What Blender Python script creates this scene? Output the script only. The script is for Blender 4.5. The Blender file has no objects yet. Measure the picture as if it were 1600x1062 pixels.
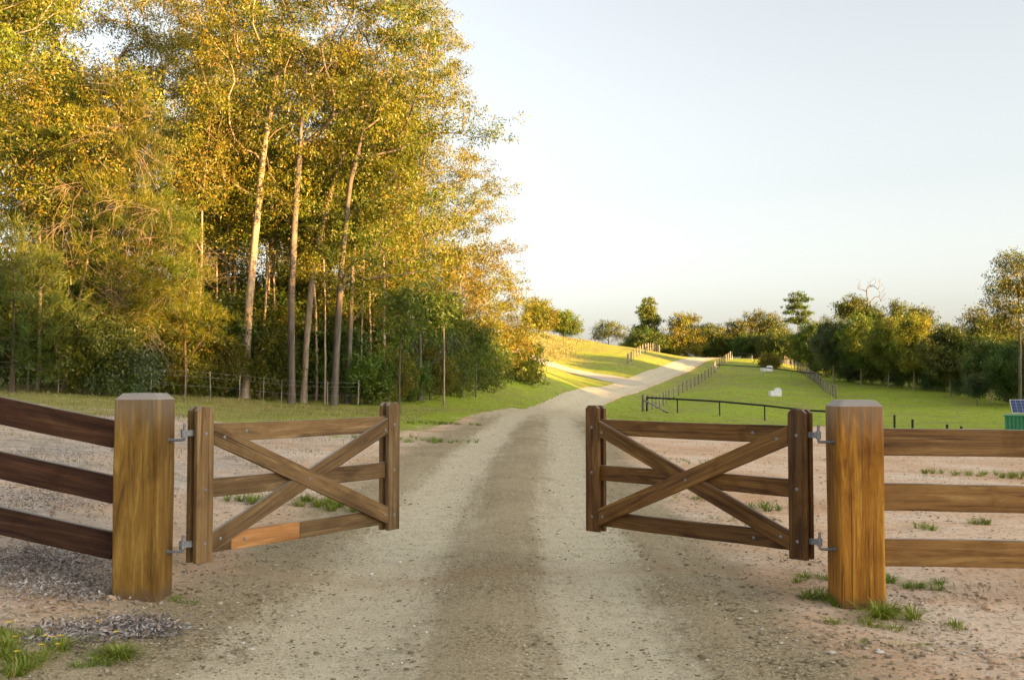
import bpy, bmesh, math
import numpy as np
from mathutils import Vector, Matrix

# ------------------------------------------------------------------ camera, sky, sun, exposure
scn = bpy.context.scene
COL = scn.collection
F, CU, CV, CAMZ = 1600.0, 800.0, 531.0, 1.48
PITCH = math.atan(69 / 1600)
cam = bpy.data.cameras.new('camera'); cam.sensor_width = 36.0; cam.lens = 36.0
cam.clip_start = 0.05; cam.clip_end = 5000
camo = bpy.data.objects.new('camera', cam); COL.objects.link(camo)
camo.location = (0, 0, CAMZ); camo.rotation_euler = (math.pi / 2 + PITCH, 0, 0)
scn.camera = camo

SUN_EL, SUN_AZ = math.radians(6.5), math.radians(58)      # azimuth: how far to the right of straight behind the camera
sdir = Vector((math.sin(SUN_AZ) * math.cos(SUN_EL), -math.cos(SUN_AZ) * math.cos(SUN_EL), math.sin(SUN_EL)))
world = bpy.data.worlds.new('World'); scn.world = world; world.use_nodes = True
wn = world.node_tree.nodes; wl = world.node_tree.links; wn.clear()
sky = wn.new('ShaderNodeTexSky'); sky.sky_type = 'NISHITA'; sky.sun_disc = False
sky.sun_elevation = SUN_EL; sky.sun_rotation = math.atan2(sdir.x, sdir.y)
sky.air_density = 1.0; sky.dust_density = 2.7; sky.ozone_density = 1.0
hs = wn.new('ShaderNodeHueSaturation'); hs.inputs['Saturation'].default_value = 0.28
bg = wn.new('ShaderNodeBackground'); bg.inputs['Strength'].default_value = 0.095
wo = wn.new('ShaderNodeOutputWorld')
wl.new(sky.outputs[0], hs.inputs['Color']); wl.new(hs.outputs[0], bg.inputs['Color']); wl.new(bg.outputs[0], wo.inputs['Surface'])
sl = bpy.data.lights.new('sun', 'SUN'); sl.energy = 5.0; sl.angle = math.radians(0.6); sl.color = (1.0, 0.56, 0.18)
so = bpy.data.objects.new('sun', sl); COL.objects.link(so)
so.rotation_euler = sdir.to_track_quat('Z', 'Y').to_euler()
scn.view_settings.view_transform = 'Standard'; scn.view_settings.look = 'None'
scn.view_settings.exposure = 2.47; scn.view_settings.gamma = 1.0
scn.cycles.max_bounces = 6; scn.cycles.diffuse_bounces = 3; scn.cycles.transmission_bounces = 4
scn.cycles.use_denoising = True

# ------------------------------------------------------------------ helpers
def P(u, v, d):
    """world point seen at photo pixel (u, v) at forward distance d"""
    xc, yc = (u - CU) / F, (CV - v) / F
    s = d / (math.cos(PITCH) - yc * math.sin(PITCH))
    return np.array([xc * s, d, CAMZ + (math.sin(PITCH) + yc * math.cos(PITCH)) * s])

def tag(o, label=None, cat=None, group=None, kind=None):
    if label: o['label'] = label
    if cat: o['category'] = cat
    if group: o['group'] = group
    if kind: o['kind'] = kind
    return o

def empty(name, loc=(0, 0, 0), rz=0.0):
    o = bpy.data.objects.new(name, None); COL.objects.link(o)
    o.empty_display_size = 0.2; o.location = loc; o.rotation_euler = (0, 0, rz)
    return o

def link(name, me, parent=None, mat=None):
    o = bpy.data.objects.new(name, me); COL.objects.link(o)
    if parent is not None: o.parent = parent
    if mat is not None and not me.materials: me.materials.append(mat)
    return o

def np_mesh(name, V, faces, mat, k=4, smooth=False):
    """V (n,3); faces (m,k) int array"""
    V = np.asarray(V, dtype=np.float32); faces = np.asarray(faces, dtype=np.int32)
    me = bpy.data.meshes.new(name)
    me.vertices.add(len(V)); me.vertices.foreach_set('co', V.ravel())
    m = len(faces)
    me.loops.add(m * k); me.loops.foreach_set('vertex_index', faces.ravel())
    me.polygons.add(m); me.polygons.foreach_set('loop_start', np.arange(0, m * k, k, dtype=np.int32))
    if smooth: me.polygons.foreach_set('use_smooth', np.ones(m, dtype=bool))
    me.update(calc_edges=True)
    if mat: me.materials.append(mat)
    return me

def attr(me, name, vals):
    a = me.attributes.new(name, 'FLOAT', 'POINT'); a.data.foreach_set('value', np.asarray(vals, dtype=np.float32))

def sstep(a, b, x):
    t = np.clip((np.asarray(x, float) - a) / (b - a), 0, 1); return t * t * (3 - 2 * t)

_r = np.random.RandomState(5)
_K = [(_r.uniform(-1, 1, 2) , _r.uniform(0, 6.28)) for _ in range(24)]
def wob(x, y, f=1.0, seed=0):
    """smooth cheap noise, about -1..1"""
    s = 0
    for i in range(8):
        (kx, ky), ph = _K[(i + seed * 5) % 24]
        fr = f * (1 + 0.45 * i)
        s = s + np.sin((kx * x + ky * y) * fr * 2.2 + ph + i * 1.7 + seed) / (1 + 0.35 * i)
    return s / 3.0

# ------------------------------------------------------------------ materials
class NT:
    def __init__(s, name):
        s.m = bpy.data.materials.new(name); s.m.use_nodes = True
        s.n = s.m.node_tree.nodes; s.l = s.m.node_tree.links; s.n.clear()
        s.out = s.n.new('ShaderNodeOutputMaterial')
    def node(s, t, **kw):
        nd = s.n.new(t)
        for k, v in kw.items(): setattr(nd, k, v)
        return nd
    def put(s, sock, v):
        if hasattr(v, 'is_output') or isinstance(v, bpy.types.NodeSocket): s.l.new(v, sock)
        else: sock.default_value = v
    def noise(s, vec, scale, detail=4, rough=0.55, dist=0.0):
        nd = s.node('ShaderNodeTexNoise'); s.l.new(vec, nd.inputs['Vector'])
        nd.inputs['Scale'].default_value = scale; nd.inputs['Detail'].default_value = detail
        nd.inputs['Roughness'].default_value = rough; nd.inputs['Distortion'].default_value = dist
        return nd.outputs[0]
    def voro(s, vec, scale, out='Distance', feature='F1'):
        nd = s.node('ShaderNodeTexVoronoi', feature=feature); s.l.new(vec, nd.inputs['Vector'])
        nd.inputs['Scale'].default_value = scale
        return nd.outputs[out]
    def ramp(s, fac, stops, interp='LINEAR'):
        nd = s.node('ShaderNodeValToRGB'); s.l.new(fac, nd.inputs[0]); cr = nd.color_ramp; cr.interpolation = interp
        while len(cr.elements) < len(stops): cr.elements.new(0.5)
        for e, (p, c) in zip(cr.elements, stops):
            e.position = p; e.color = (c[0], c[1], c[2], 1) if hasattr(c, '__len__') else (c, c, c, 1)
        return nd.outputs[0]
    def mix(s, fac, a, b, mode='MIX'):
        nd = s.node('ShaderNodeMix', data_type='RGBA', blend_type=mode)
        s.put(nd.inputs[0], fac)
        for sock, v in ((nd.inputs[6], a), (nd.inputs[7], b)):
            if isinstance(v, tuple): sock.default_value = (v[0], v[1], v[2], 1)
            else: s.l.new(v, sock)
        return nd.outputs[2]
    def math(s, op, a, b=0.0, c=None, clamp=False):
        nd = s.node('ShaderNodeMath', operation=op); nd.use_clamp = clamp
        s.put(nd.inputs[0], a); s.put(nd.inputs[1], b)
        if c is not None: s.put(nd.inputs[2], c)
        return nd.outputs[0]
    def range(s, v, a, b, lo=0.0, hi=1.0):
        nd = s.node('ShaderNodeMapRange', interpolation_type='SMOOTHSTEP'); s.l.new(v, nd.inputs[0])
        nd.inputs[1].default_value = a; nd.inputs[2].default_value = b; nd.inputs[3].default_value = lo; nd.inputs[4].default_value = hi
        return nd.outputs[0]
    def attr(s, name):
        return s.node('ShaderNodeAttribute', attribute_name=name).outputs['Fac']
    def mapping(s, vec, scale, loc=(0, 0, 0)):
        nd = s.node('ShaderNodeMapping'); s.l.new(vec, nd.inputs[0]); nd.inputs['Scale'].default_value = scale
        s.put(nd.inputs['Location'], loc)
        return nd.outputs[0]
    def bump(s, h, strength=0.4, dist=0.02, normal=None):
        nd = s.node('ShaderNodeBump'); s.l.new(h, nd.inputs['Height'])
        nd.inputs['Strength'].default_value = strength; nd.inputs['Distance'].default_value = dist
        if normal is not None: s.l.new(normal, nd.inputs['Normal'])
        return nd.outputs[0]
    def principled(s, color, rough=0.8, normal=None, metallic=0.0, spec=0.3):
        b = s.node('ShaderNodeBsdfPrincipled')
        if isinstance(color, tuple): b.inputs['Base Color'].default_value = (color[0], color[1], color[2], 1)
        else: s.l.new(color, b.inputs['Base Color'])
        s.put(b.inputs['Roughness'], rough)
        b.inputs['Metallic'].default_value = metallic; b.inputs['Specular IOR Level'].default_value = spec
        if normal is not None: s.l.new(normal, b.inputs['Normal'])
        s.l.new(b.outputs[0], s.out.inputs[0]); return s.m

def timber(name, dark, mid, light, axis=0, weather=0.75, wet=0.55, knots=True):
    t = NT(name)
    tc = t.node('ShaderNodeTexCoord').outputs['Object']
    oi = t.node('ShaderNodeObjectInfo').outputs['Random']
    off = t.node('ShaderNodeCombineXYZ'); 
    for i, k in enumerate((37.0, 91.0, 53.0)): t.l.new(t.math('MULTIPLY', oi, k), off.inputs[i])
    def sc(a, b):
        v = [b, b, b]; v[axis] = a; return tuple(v)
    grain = t.noise(t.mapping(tc, sc(0.9, 13), off.outputs[0]), 1.0, 5, 0.62, 1.6)
    fibre = t.noise(t.mapping(tc, sc(5, 150), off.outputs[0]), 1.0, 3, 0.6, 0.3)
    blot = t.noise(t.mapping(tc, sc(1.6, 3.5), off.outputs[0]), 1.3, 4, 0.6, 0.8)
    c = t.ramp(grain, [(0.36, dark), (0.47, mid), (0.54, mid), (0.64, light)])
    streak = t.noise(t.mapping(tc, sc(0.5, 26), off.outputs[0]), 1.0, 4, 0.6, 0.6)
    c = t.mix(t.range(streak, 0.52, 0.66, 0.0, 0.55), c, tuple(0.6 * x for x in dark))
    c = t.mix(t.range(blot, 0.42, 0.72, 0.0, 0.55), c, tuple(0.55 * x for x in dark))
    c = t.mix(t.range(fibre, 0.45, 0.75, 0.0, 0.30), c, light)
    crack = t.noise(t.mapping(tc, sc(0.45, 55), off.outputs[0]), 1.0, 2, 0.5, 0.4)
    c = t.mix(t.range(crack, 0.66, 0.70, 0.0, 0.8), c, tuple(0.25 * x for x in dark))
    fine_ = t.noise(t.mapping(tc, sc(14, 330), off.outputs[0]), 1.0, 3, 0.7)
    c = t.mix(t.range(fine_, 0.45, 0.75, 0.0, 0.45), c, tuple(0.6 * x for x in dark))
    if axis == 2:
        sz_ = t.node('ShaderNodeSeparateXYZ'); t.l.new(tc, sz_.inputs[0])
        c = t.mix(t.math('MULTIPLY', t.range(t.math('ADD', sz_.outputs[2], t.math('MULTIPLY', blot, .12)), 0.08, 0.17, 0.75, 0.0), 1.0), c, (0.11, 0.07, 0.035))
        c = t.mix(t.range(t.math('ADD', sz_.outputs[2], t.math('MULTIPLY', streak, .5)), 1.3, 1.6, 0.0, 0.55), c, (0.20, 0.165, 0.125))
    if knots:
        kd = t.voro(t.mapping(tc, sc(1.1, 4.5), off.outputs[0]), 1.0)
        c = t.mix(t.range(kd, 0.03, 0.12, 0.8, 0.0), c, tuple(0.35 * x for x in dark))
    nz = t.node('ShaderNodeSeparateXYZ'); t.l.new(t.node('ShaderNodeNewGeometry').outputs['Normal'], nz.inputs[0])
    vv = t.node('ShaderNodeHueSaturation'); t.l.new(c, vv.inputs['Color']); t.l.new(t.range(oi, 0.0, 1.0, 0.85, 1.35), vv.inputs['Value']); c = vv.outputs[0]
    wmask = t.math('MULTIPLY', t.range(nz.outputs[2], 0.35, 0.8), t.range(blot, 0.2, 0.5, 0.6, 1.0))
    c = t.mix(t.math('MULTIPLY', wmask, weather), c, (0.36, 0.33, 0.30))
    h = t.math('SUBTRACT', t.math('ADD', t.math('ADD', t.math('MULTIPLY', fibre, 0.6), grain), t.math('MULTIPLY', fine_, .5)), t.math('MULTIPLY', t.range(crack, .64, .70), 1.2))
    return t.principled(c, t.range(blot, 0.3, 0.7, wet, 0.85), t.bump(h, 0.55, 0.006), spec=0.3)

M = {}
M['gate_left'] = timber('timber_weathered', (0.085, 0.046, 0.017), (0.175, 0.102, 0.037), (0.27, 0.178, 0.080), weather=0.7)
M['gate_right'] = timber('timber_oiled', (0.058, 0.023, 0.006), (0.135, 0.060, 0.013), (0.21, 0.11, 0.024), weather=0.5)
M['rail_dark'] = timber('timber_red_dark', (0.024, 0.008, 0.003), (0.060, 0.022, 0.008), (0.105, 0.048, 0.018), weather=0.6)
M['rail_brown'] = timber('timber_brown', (0.105, 0.047, 0.012), (0.225, 0.113, 0.030), (0.32, 0.185, 0.06), weather=0.8)
M['orange_rail'] = timber('timber_orange', (0.22, 0.095, 0.028), (0.35, 0.16, 0.05), (0.43, 0.23, 0.09), weather=0.2, knots=False)  # more orange timber for one piece of the left gate's lowest rail
M['post_left'] = timber('timber_post_brown', (0.095, 0.043, 0.006), (0.215, 0.112, 0.015), (0.33, 0.20, 0.04), axis=2, weather=0.95, knots=False)
M['post_right'] = timber('timber_post_golden', (0.125, 0.040, 0.004), (0.355, 0.142, 0.009), (0.53, 0.265, 0.026), axis=2, weather=0.95, knots=False)
M['post_grey'] = timber('timber_grey', (0.12, 0.09, 0.06), (0.24, 0.20, 0.15), (0.36, 0.31, 0.25), axis=2, weather=0.8)

t = NT('galvanised'); tc = t.node('ShaderNodeTexCoord').outputs['Object']
M['galv'] = t.principled(t.ramp(t.noise(tc, 60, 3), [(0.3, (0.17, 0.18, 0.19)), (0.7, (0.32, 0.33, 0.34))]), 0.55, metallic=0.5, spec=0.5)
t = NT('white_plastic'); tc = t.node('ShaderNodeTexCoord').outputs['Object']
M['white'] = t.principled(t.ramp(t.noise(tc, 3, 4), [(0.3, (0.62, 0.62, 0.60)), (0.7, (0.80, 0.80, 0.79))]), 0.5)
t = NT('black_tape'); tc = t.node('ShaderNodeTexCoord').outputs['Object']
M['black'] = t.principled(t.ramp(t.noise(tc, 8, 3), [(0.3, (0.012, 0.012, 0.014)), (0.7, (0.03, 0.03, 0.034))]), 0.6)
t = NT('wire'); tc = t.node('ShaderNodeTexCoord').outputs['Object']
M['wire'] = t.principled(t.ramp(t.noise(tc, 4, 3), [(0.3, (0.22, 0.22, 0.21)), (0.7, (0.36, 0.36, 0.35))]), 0.6, metallic=0.3)
t = NT('green_steel'); tc = t.node('ShaderNodeTexCoord').outputs['Object']
M['green_steel'] = t.principled(t.ramp(t.noise(tc, 1.5, 5), [(0.3, (0.055, 0.23, 0.12)), (0.7, (0.09, 0.31, 0.175))]), 0.5)
t = NT('solar_cell'); tc = t.node('ShaderNodeTexCoord').outputs['Object']
M['solar'] = t.principled(t.ramp(t.noise(tc, 2, 2), [(0.3, (0.03, 0.05, 0.13)), (0.7, (0.05, 0.08, 0.18))]), 0.2, spec=0.6)

def bark(name, a, b, c):
    t = NT(name); tc = t.node('ShaderNodeTexCoord').outputs['Object']
    n1 = t.noise(t.mapping(tc, (3, 3, 0.5)), 1.0, 5, 0.6, 0.8); n2 = t.noise(t.mapping(tc, (14, 14, 2.5)), 1.0, 4, 0.65)
    col = t.mix(t.range(n2, 0.35, 0.7, 0, 0.6), t.ramp(n1, [(0.3, a), (0.52, b), (0.7, c)]), a)
    return t.principled(col, 0.9, t.bump(n2, 0.5, 0.03), spec=0.15)
M['bark_pale'] = bark('bark_pale', (0.20, 0.14, 0.09), (0.42, 0.32, 0.22), (0.55, 0.45, 0.34))
M['bark_grey'] = bark('bark_grey', (0.08, 0.065, 0.05), (0.17, 0.14, 0.11), (0.27, 0.23, 0.19))
M['bark_brown'] = bark('bark_brown', (0.06, 0.042, 0.028), (0.13, 0.095, 0.065), (0.20, 0.155, 0.11))
M['twig_grey'] = bark('twig_grey', (0.17, 0.125, 0.085), (0.25, 0.19, 0.135), (0.32, 0.25, 0.18))

def leaf(name, stops, trans=0.42, tint=0.25, clump=0.62):
    t = NT(name)
    geo = t.node('ShaderNodeNewGeometry'); oi = t.node('ShaderNodeObjectInfo').outputs['Random']
    c = t.ramp(geo.outputs['Random Per Island'], stops)
    pos = geo.outputs['Position']
    cl = t.noise(pos, 0.55, 2, 0.5)
    c = t.mix(t.range(t.noise(pos, 0.33, 3, 0.6), 0.44, 0.60, 0.0, clump), c, t.mix(1.0, c, (0.50, 0.86, 0.75), 'MULTIPLY'))
    hsv = t.node('ShaderNodeHueSaturation'); t.l.new(c, hsv.inputs['Color'])
    t.l.new(t.range(oi, 0, 1, 0.5 - 0.03 * tint * 2, 0.5 + 0.03 * tint * 2), hsv.inputs['Hue'])
    t.l.new(t.range(cl, 0.3, 0.7, 0.68, 1.25), hsv.inputs['Value'])
    d = t.node('ShaderNodeBsdfDiffuse'); tr = t.node('ShaderNodeBsdfTranslucent'); mx = t.node('ShaderNodeMixShader')
    t.l.new(hsv.outputs[0], d.inputs[0]); t.l.new(hsv.outputs[0], tr.inputs[0]); mx.inputs[0].default_value = trans
    t.l.new(d.outputs[0], mx.inputs[1]); t.l.new(tr.outputs[0], mx.inputs[2])
    gl = t.node('ShaderNodeBsdfGlossy'); gl.inputs['Roughness'].default_value = 0.45; gl.inputs[0].default_value = (0.8, 0.8, 0.8, 1)
    m2 = t.node('ShaderNodeMixShader'); m2.inputs[0].default_value = 0.035
    t.l.new(mx.outputs[0], m2.inputs[1]); t.l.new(gl.outputs[0], m2.inputs[2]); t.l.new(m2.outputs[0], t.out.inputs[0])
    return t.m
M['leaf_gum'] = leaf('leaf_gum', [(0.0, (0.065, 0.10, 0.009)), (0.4, (0.165, 0.18, 0.012)), (0.75, (0.28, 0.24, 0.015)), (1.0, (0.38, 0.225, 0.025))])
M['leaf_gold'] = leaf('leaf_gold', [(0.0, (0.14, 0.16, 0.012)), (0.5, (0.27, 0.245, 0.014)), (1.0, (0.38, 0.25, 0.028))])
M['leaf_oak'] = leaf('leaf_oak', [(0.0, (0.055, 0.085, 0.006)), (0.5, (0.145, 0.155, 0.008)), (1.0, (0.30, 0.20, 0.014))])
M['leaf_dark'] = leaf('leaf_dark', [(0.0, (0.055, 0.090, 0.013)), (0.5, (0.11, 0.15, 0.018)), (1.0, (0.185, 0.19, 0.024))])
M['leaf_wattle'] = leaf('leaf_wattle', [(0.0, (0.075, 0.115, 0.014)), (0.5, (0.16, 0.205, 0.018)), (1.0, (0.27, 0.255, 0.022))])
M['leaf_blue'] = leaf('leaf_blue', [(0.0, (0.065, 0.095, 0.035)), (0.5, (0.115, 0.15, 0.052)), (1.0, (0.17, 0.195, 0.065))])
M['leaf_olive'] = leaf('leaf_olive', [(0.0, (0.06, 0.085, 0.012)), (0.5, (0.135, 0.15, 0.018)), (1.0, (0.235, 0.195, 0.022))])
M['grass'] = leaf('grass_blade', [(0.0, (0.20, 0.29, 0.016)), (0.5, (0.31, 0.42, 0.028)), (0.85, (0.40, 0.40, 0.05)), (1.0, (0.50, 0.42, 0.12))], 0.3, clump=0.0)
M['grass_dry'] = leaf('grass_dry', [(0.0, (0.14, 0.16, 0.03)), (0.5, (0.30, 0.27, 0.09)), (1.0, (0.48, 0.38, 0.18))], 0.3, clump=0.0)
M['tuft'] = leaf('tuft_blade', [(0.0, (0.13, 0.205, 0.015)), (0.6, (0.24, 0.31, 0.03)), (1.0, (0.42, 0.39, 0.11))], 0.3, clump=0.0)
M['petal'] = leaf('petal', [(0.0, (0.75, 0.42, 0.02)), (1.0, (0.85, 0.62, 0.05))], 0.3, clump=0.0)
M['litter'] = leaf('litter_leaf', [(0.0, (0.11, 0.095, 0.085)), (0.5, (0.34, 0.30, 0.265)), (0.85, (0.56, 0.50, 0.44)), (1.0, (0.42, 0.24, 0.13))], 0.05, clump=0.0)

def stone_mat(name, stops):
    t = NT(name); geo = t.node('ShaderNodeNewGeometry')
    c = t.ramp(geo.outputs['Random Per Island'], stops)
    n = t.noise(geo.outputs['Position'], 90, 3)
    return t.principled(t.mix(t.range(n, 0.3, 0.7, 0, 0.25), c, (0.18, 0.135, 0.08)), 0.9, spec=0.2)
M['gravel'] = stone_mat('gravel_stone', [(0.0, (0.15, 0.115, 0.07)), (0.35, (0.27, 0.21, 0.13)), (0.75, (0.45, 0.365, 0.235)), (0.93, (0.58, 0.50, 0.37)), (1.0, (0.74, 0.68, 0.58))])
M['clay_stone'] = stone_mat('clay_stone', [(0.0, (0.24, 0.15, 0.09)), (0.4, (0.48, 0.31, 0.19)), (0.8, (0.62, 0.46, 0.32)), (1.0, (0.76, 0.67, 0.56))])

CLAY_A, CLAY_B, CLAY_C = (0.60, 0.345, 0.175), (0.77, 0.52, 0.325), (0.82, 0.67, 0.50)
def clay_color(t, pos):
    n = t.noise(pos, 0.5, 5, 0.6, 0.4); n2 = t.noise(pos, 9, 5, 0.7)
    c = t.ramp(n, [(0.32, CLAY_A), (0.5, CLAY_B), (0.68, CLAY_C)])
    c = t.mix(t.range(n2, 0.45, 0.75, 0.0, 0.38), c, (0.32, 0.195, 0.11))
    vd = t.voro(pos, 38, 'Color'); sep = t.node('ShaderNodeSeparateColor'); t.l.new(vd, sep.inputs[0])
    c = t.mix(t.range(sep.outputs[0], 0.72, 0.95, 0, 0.6), c, (0.66, 0.52, 0.40))
    c = t.mix(t.range(sep.outputs[1], 0.80, 0.97, 0, 0.6), c, (0.20, 0.14, 0.10))
    return c, n2

def ground_mat():
    t = NT('ground'); pos = t.node('ShaderNodeNewGeometry').outputs['Position']
    clay, n2 = clay_color(t, pos)
    # greyish, littery bare soil (left verge)
    grey = t.ramp(t.noise(pos, 3.0, 6, 0.7), [(0.3, (0.20, 0.165, 0.125)), (0.5, (0.42, 0.36, 0.29)), (0.7, (0.58, 0.50, 0.42))])
    soil = t.mix(t.math('MULTIPLY', t.attr('greysoil'), t.range(t.noise(pos, 0.9, 4), 0.3, 0.62, 0.35, 1.0)), clay, grey)
    g1 = t.noise(pos, 0.16, 4, 0.6, 0.5); g2 = t.noise(pos, 1.3, 5, 0.7); g3 = t.noise(pos, 14, 4, 0.7)
    green = t.ramp(g2, [(0.28, (0.24, 0.315, 0.022)), (0.5, (0.35, 0.43, 0.034)), (0.72, (0.43, 0.48, 0.055))])
    dry = t.ramp(g2, [(0.3, (0.24, 0.225, 0.05)), (0.7, (0.44, 0.37, 0.13))])
    dm = t.math('ADD', t.attr('dry'), t.range(g1, 0.38, 0.68, -0.1, 0.75), clamp=True)
    patch = t.noise(pos, 0.42, 6, 0.72, 0.6)
    dm = t.math('ADD', dm, t.range(patch, 0.50, 0.66, 0.0, 0.6), clamp=True)
    grass = t.mix(dm, green, dry)
    g4 = t.noise(t.mapping(pos, (1.0, 0.35, 1.0)), 3.2, 5, 0.75)
    grass = t.mix(t.range(g4, 0.45, 0.68, 0.0, 0.5), grass, (0.17, 0.20, 0.03))
    grass = t.mix(t.range(g3, 0.4, 0.75, 0.0, 0.45), grass, (0.12, 0.15, 0.02))
    # grass breaks up at its edge
    gm = t.math('ADD', t.attr('grass'), t.math('MULTIPLY', t.math('SUBTRACT', t.noise(pos, 1.1, 6, 0.7), 0.5), 1.5))
    gm = t.range(gm, 0.38, 0.62)
    c = t.mix(gm, soil, grass)
    h = t.math('ADD', t.math('MULTIPLY', n2, 0.6), t.math('MULTIPLY', g3, 0.5))
    h = t.math('ADD', h, t.math('MULTIPLY', t.voro(pos, 38), 0.4))
    return t.principled(c, 0.95, t.bump(h, 0.55, 0.03), spec=0.1)
M['ground'] = ground_mat()

def road_mat(name, far=False):
    t = NT(name); pos = t.node('ShaderNodeNewGeometry').outputs['Position']
    clay, n2 = clay_color(t, pos)
    n_big = t.noise(pos, 0.7, 5, 0.65, 0.4)
    st = t.node('ShaderNodeSeparateColor'); t.l.new(t.voro(pos, 55, 'Color'), st.inputs[0])
    st2 = t.node('ShaderNodeSeparateColor'); t.l.new(t.voro(pos, 120, 'Color'), st2.inputs[0])
    st3 = t.node('ShaderNodeSeparateColor'); t.l.new(t.voro(pos, 230, 'Color'), st3.inputs[0])
    cellv = t.math('ADD', t.math('MULTIPLY', st2.outputs[0], 0.55), t.math('MULTIPLY', st3.outputs[0], 0.45))
    coarse = t.ramp(cellv, [(0.08, (0.095, 0.070, 0.034)), (0.35, (0.30, 0.225, 0.118)), (0.62, (0.43, 0.335, 0.19)), (0.85, (0.58, 0.475, 0.295)), (0.97, (0.84, 0.76, 0.60))])
    coarse = t.mix(t.range(st.outputs[0], 0.80, 0.93, 0, 0.6), coarse, (0.50, 0.42, 0.29))
    coarse = t.mix(t.range(st.outputs[1], 0.82, 0.95, 0, 0.75), coarse, (0.10, 0.075, 0.04))
    coarse = t.mix(t.range(n_big, 0.35, 0.65, 0.0, 0.5), coarse, (0.52, 0.415, 0.26))
    fine = t.ramp(t.noise(pos, 6, 6, 0.75), [(0.3, (0.58, 0.48, 0.31)), (0.5, (0.72, 0.615, 0.415)), (0.7, (0.80, 0.70, 0.50))])
    fine = t.mix(0.20, fine, t.ramp(cellv, [(0.1, (0.30, 0.24, 0.15)), (0.5, (0.60, 0.52, 0.36)), (0.9, (0.84, 0.76, 0.60))]))
    fine = t.mix(t.range(st2.outputs[1], 0.86, 0.97, 0, 0.7), fine, (0.20, 0.155, 0.09))
    fine = t.mix(t.range(st.outputs[2], 0.90, 0.98, 0, 0.7), fine, (0.22, 0.17, 0.10))
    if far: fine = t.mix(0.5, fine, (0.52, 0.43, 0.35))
    tm = t.math('ADD', t.attr('track'), t.math('MULTIPLY', t.math('SUBTRACT', t.noise(pos, 2.2, 8, 0.8), 0.5), 1.2))
    tm = t.math('ADD', tm, t.math('MULTIPLY', t.math('SUBTRACT', t.noise(pos, 26, 4, 0.7), 0.5), 0.9))
    tm = t.math('ADD', tm, t.math('MULTIPLY', t.math('SUBTRACT', t.noise(t.mapping(pos, (4.5, 0.30, 1.0)), 1.0, 6, 0.7, 0.3), 0.5), 1.5))
    c = t.mix(t.range(tm, 0.05, 0.90), coarse, fine)
    em = t.math('ADD', t.attr('edge'), t.math('MULTIPLY', t.math('SUBTRACT', t.noise(pos, 1.6, 6, 0.7), 0.5), 0.9))
    c = t.mix(t.range(em, 0.30, 0.80), c, clay)
    sm = t.math('MULTIPLY', t.attr('sun_streak'), t.range(t.noise(pos, 4, 5, 0.7), 0.35, 0.65, 0.2, 1))
    c = t.mix(t.math('MULTIPLY', sm, 0.55), c, (0.42, 0.25, 0.13))  # orange of the low sun mixed into the gravel colour
    h = t.math('ADD', t.math('MULTIPLY', t.voro(pos, 55), 0.7), t.math('MULTIPLY', t.noise(pos, 30, 5, 0.7), 0.8))
    h = t.math('ADD', h, t.math('MULTIPLY', cellv, .6))
    return t.principled(c, 0.95, t.bump(h, 0.7, 0.02), spec=0.12)
M['road'] = road_mat('gravel_road'); M['road_far'] = road_mat('gravel_track', True)

# ------------------------------------------------------------------ terrain
def pz(u, v, d): p = P(u, v, d); return (p[0], p[1], p[2])
CTRL = [(-3, -5, 0.1), (0, -5, 0), (3, -5, 0), (-3, 1, 0.05), (0, 1, 0), (3, 1, 0), (0, 4, 0), (-2.5, 6.75, .05), (2.3, 6.75, 0),
        (-2.5, 4.5, 0.02), (2.5, 4.5, 0), (0, 7, 0.0), (-4, 7, .30), (-6, 7.5, .62), (-9, 8, .9), (5, 7, -.03), (8, 7, -.06), (14, 7, -0.2),
        (0, 12, .1), (0.2, 18.5, .3), (.5, 28, .33), (.92, 37, .32), (-2.5, 11, .16), (3.5, 12, .03), (-5, 12, .4), (7, 14, -.02), (12, 16, -.1),
        (-12, -10, .8), (12, -10, -.1), (-30, -20, 2), (30, -20, -.5), (0, -40, 0), (-60, -40, 3), (60, -40, -1),
        (2.2, 50, .1), (3.2, 62, -.15)]
CTRL += [pz(*a) for a in [(890, 637, 85), (915, 625, 100), (945, 612, 118), (985, 602, 130), (1010, 593, 137), (1060, 575, 155), (1093, 560, 173),
        (100, 608, 38), (-100, 600, 38), (300, 618, 40), (450, 632, 42), (600, 634, 44), (690, 633, 48), (743, 614, 60), (820, 592, 95), (840, 576, 115), (840, 564, 145), (915, 585, 140),
        (800, 640, 60), (850, 622, 85), (300, 652, 26), (100, 668, 19), (500, 655, 28), (640, 660, 30), (0, 690, 15), (150, 850, 8.6), (-200, 690, 14), (-300, 610, 34),
        (930, 535, 185), (850, 540, 168), (1000, 545, 190), (1070, 557, 182), (982, 567, 150), (850, 516, 185), (800, 520, 170), (760, 540, 150),
        (1004, 641, 85), (1045, 628, 118), (1091, 602, 138), (1112, 586, 150), (1140, 562, 172), (1124, 649, 82), (1194, 656, 79), (1290, 670, 75),
        (1000, 655, 42), (1250, 667, 34), (1450, 672, 31), (1600, 672, 30), (1450, 720, 20), (1600, 760, 13.5),
        (1400, 671, 66), (1570, 672, 60), (1350, 604, 130), (1290, 598, 138), (1298, 612, 128), (1450, 614, 118), (1550, 634, 98), (1620, 648, 86), (1700, 655, 80),
        (1240, 572, 175), (1200, 582, 150), (1211, 618, 112), (1120, 612, 118), (1180, 560, 185)]]
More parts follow.
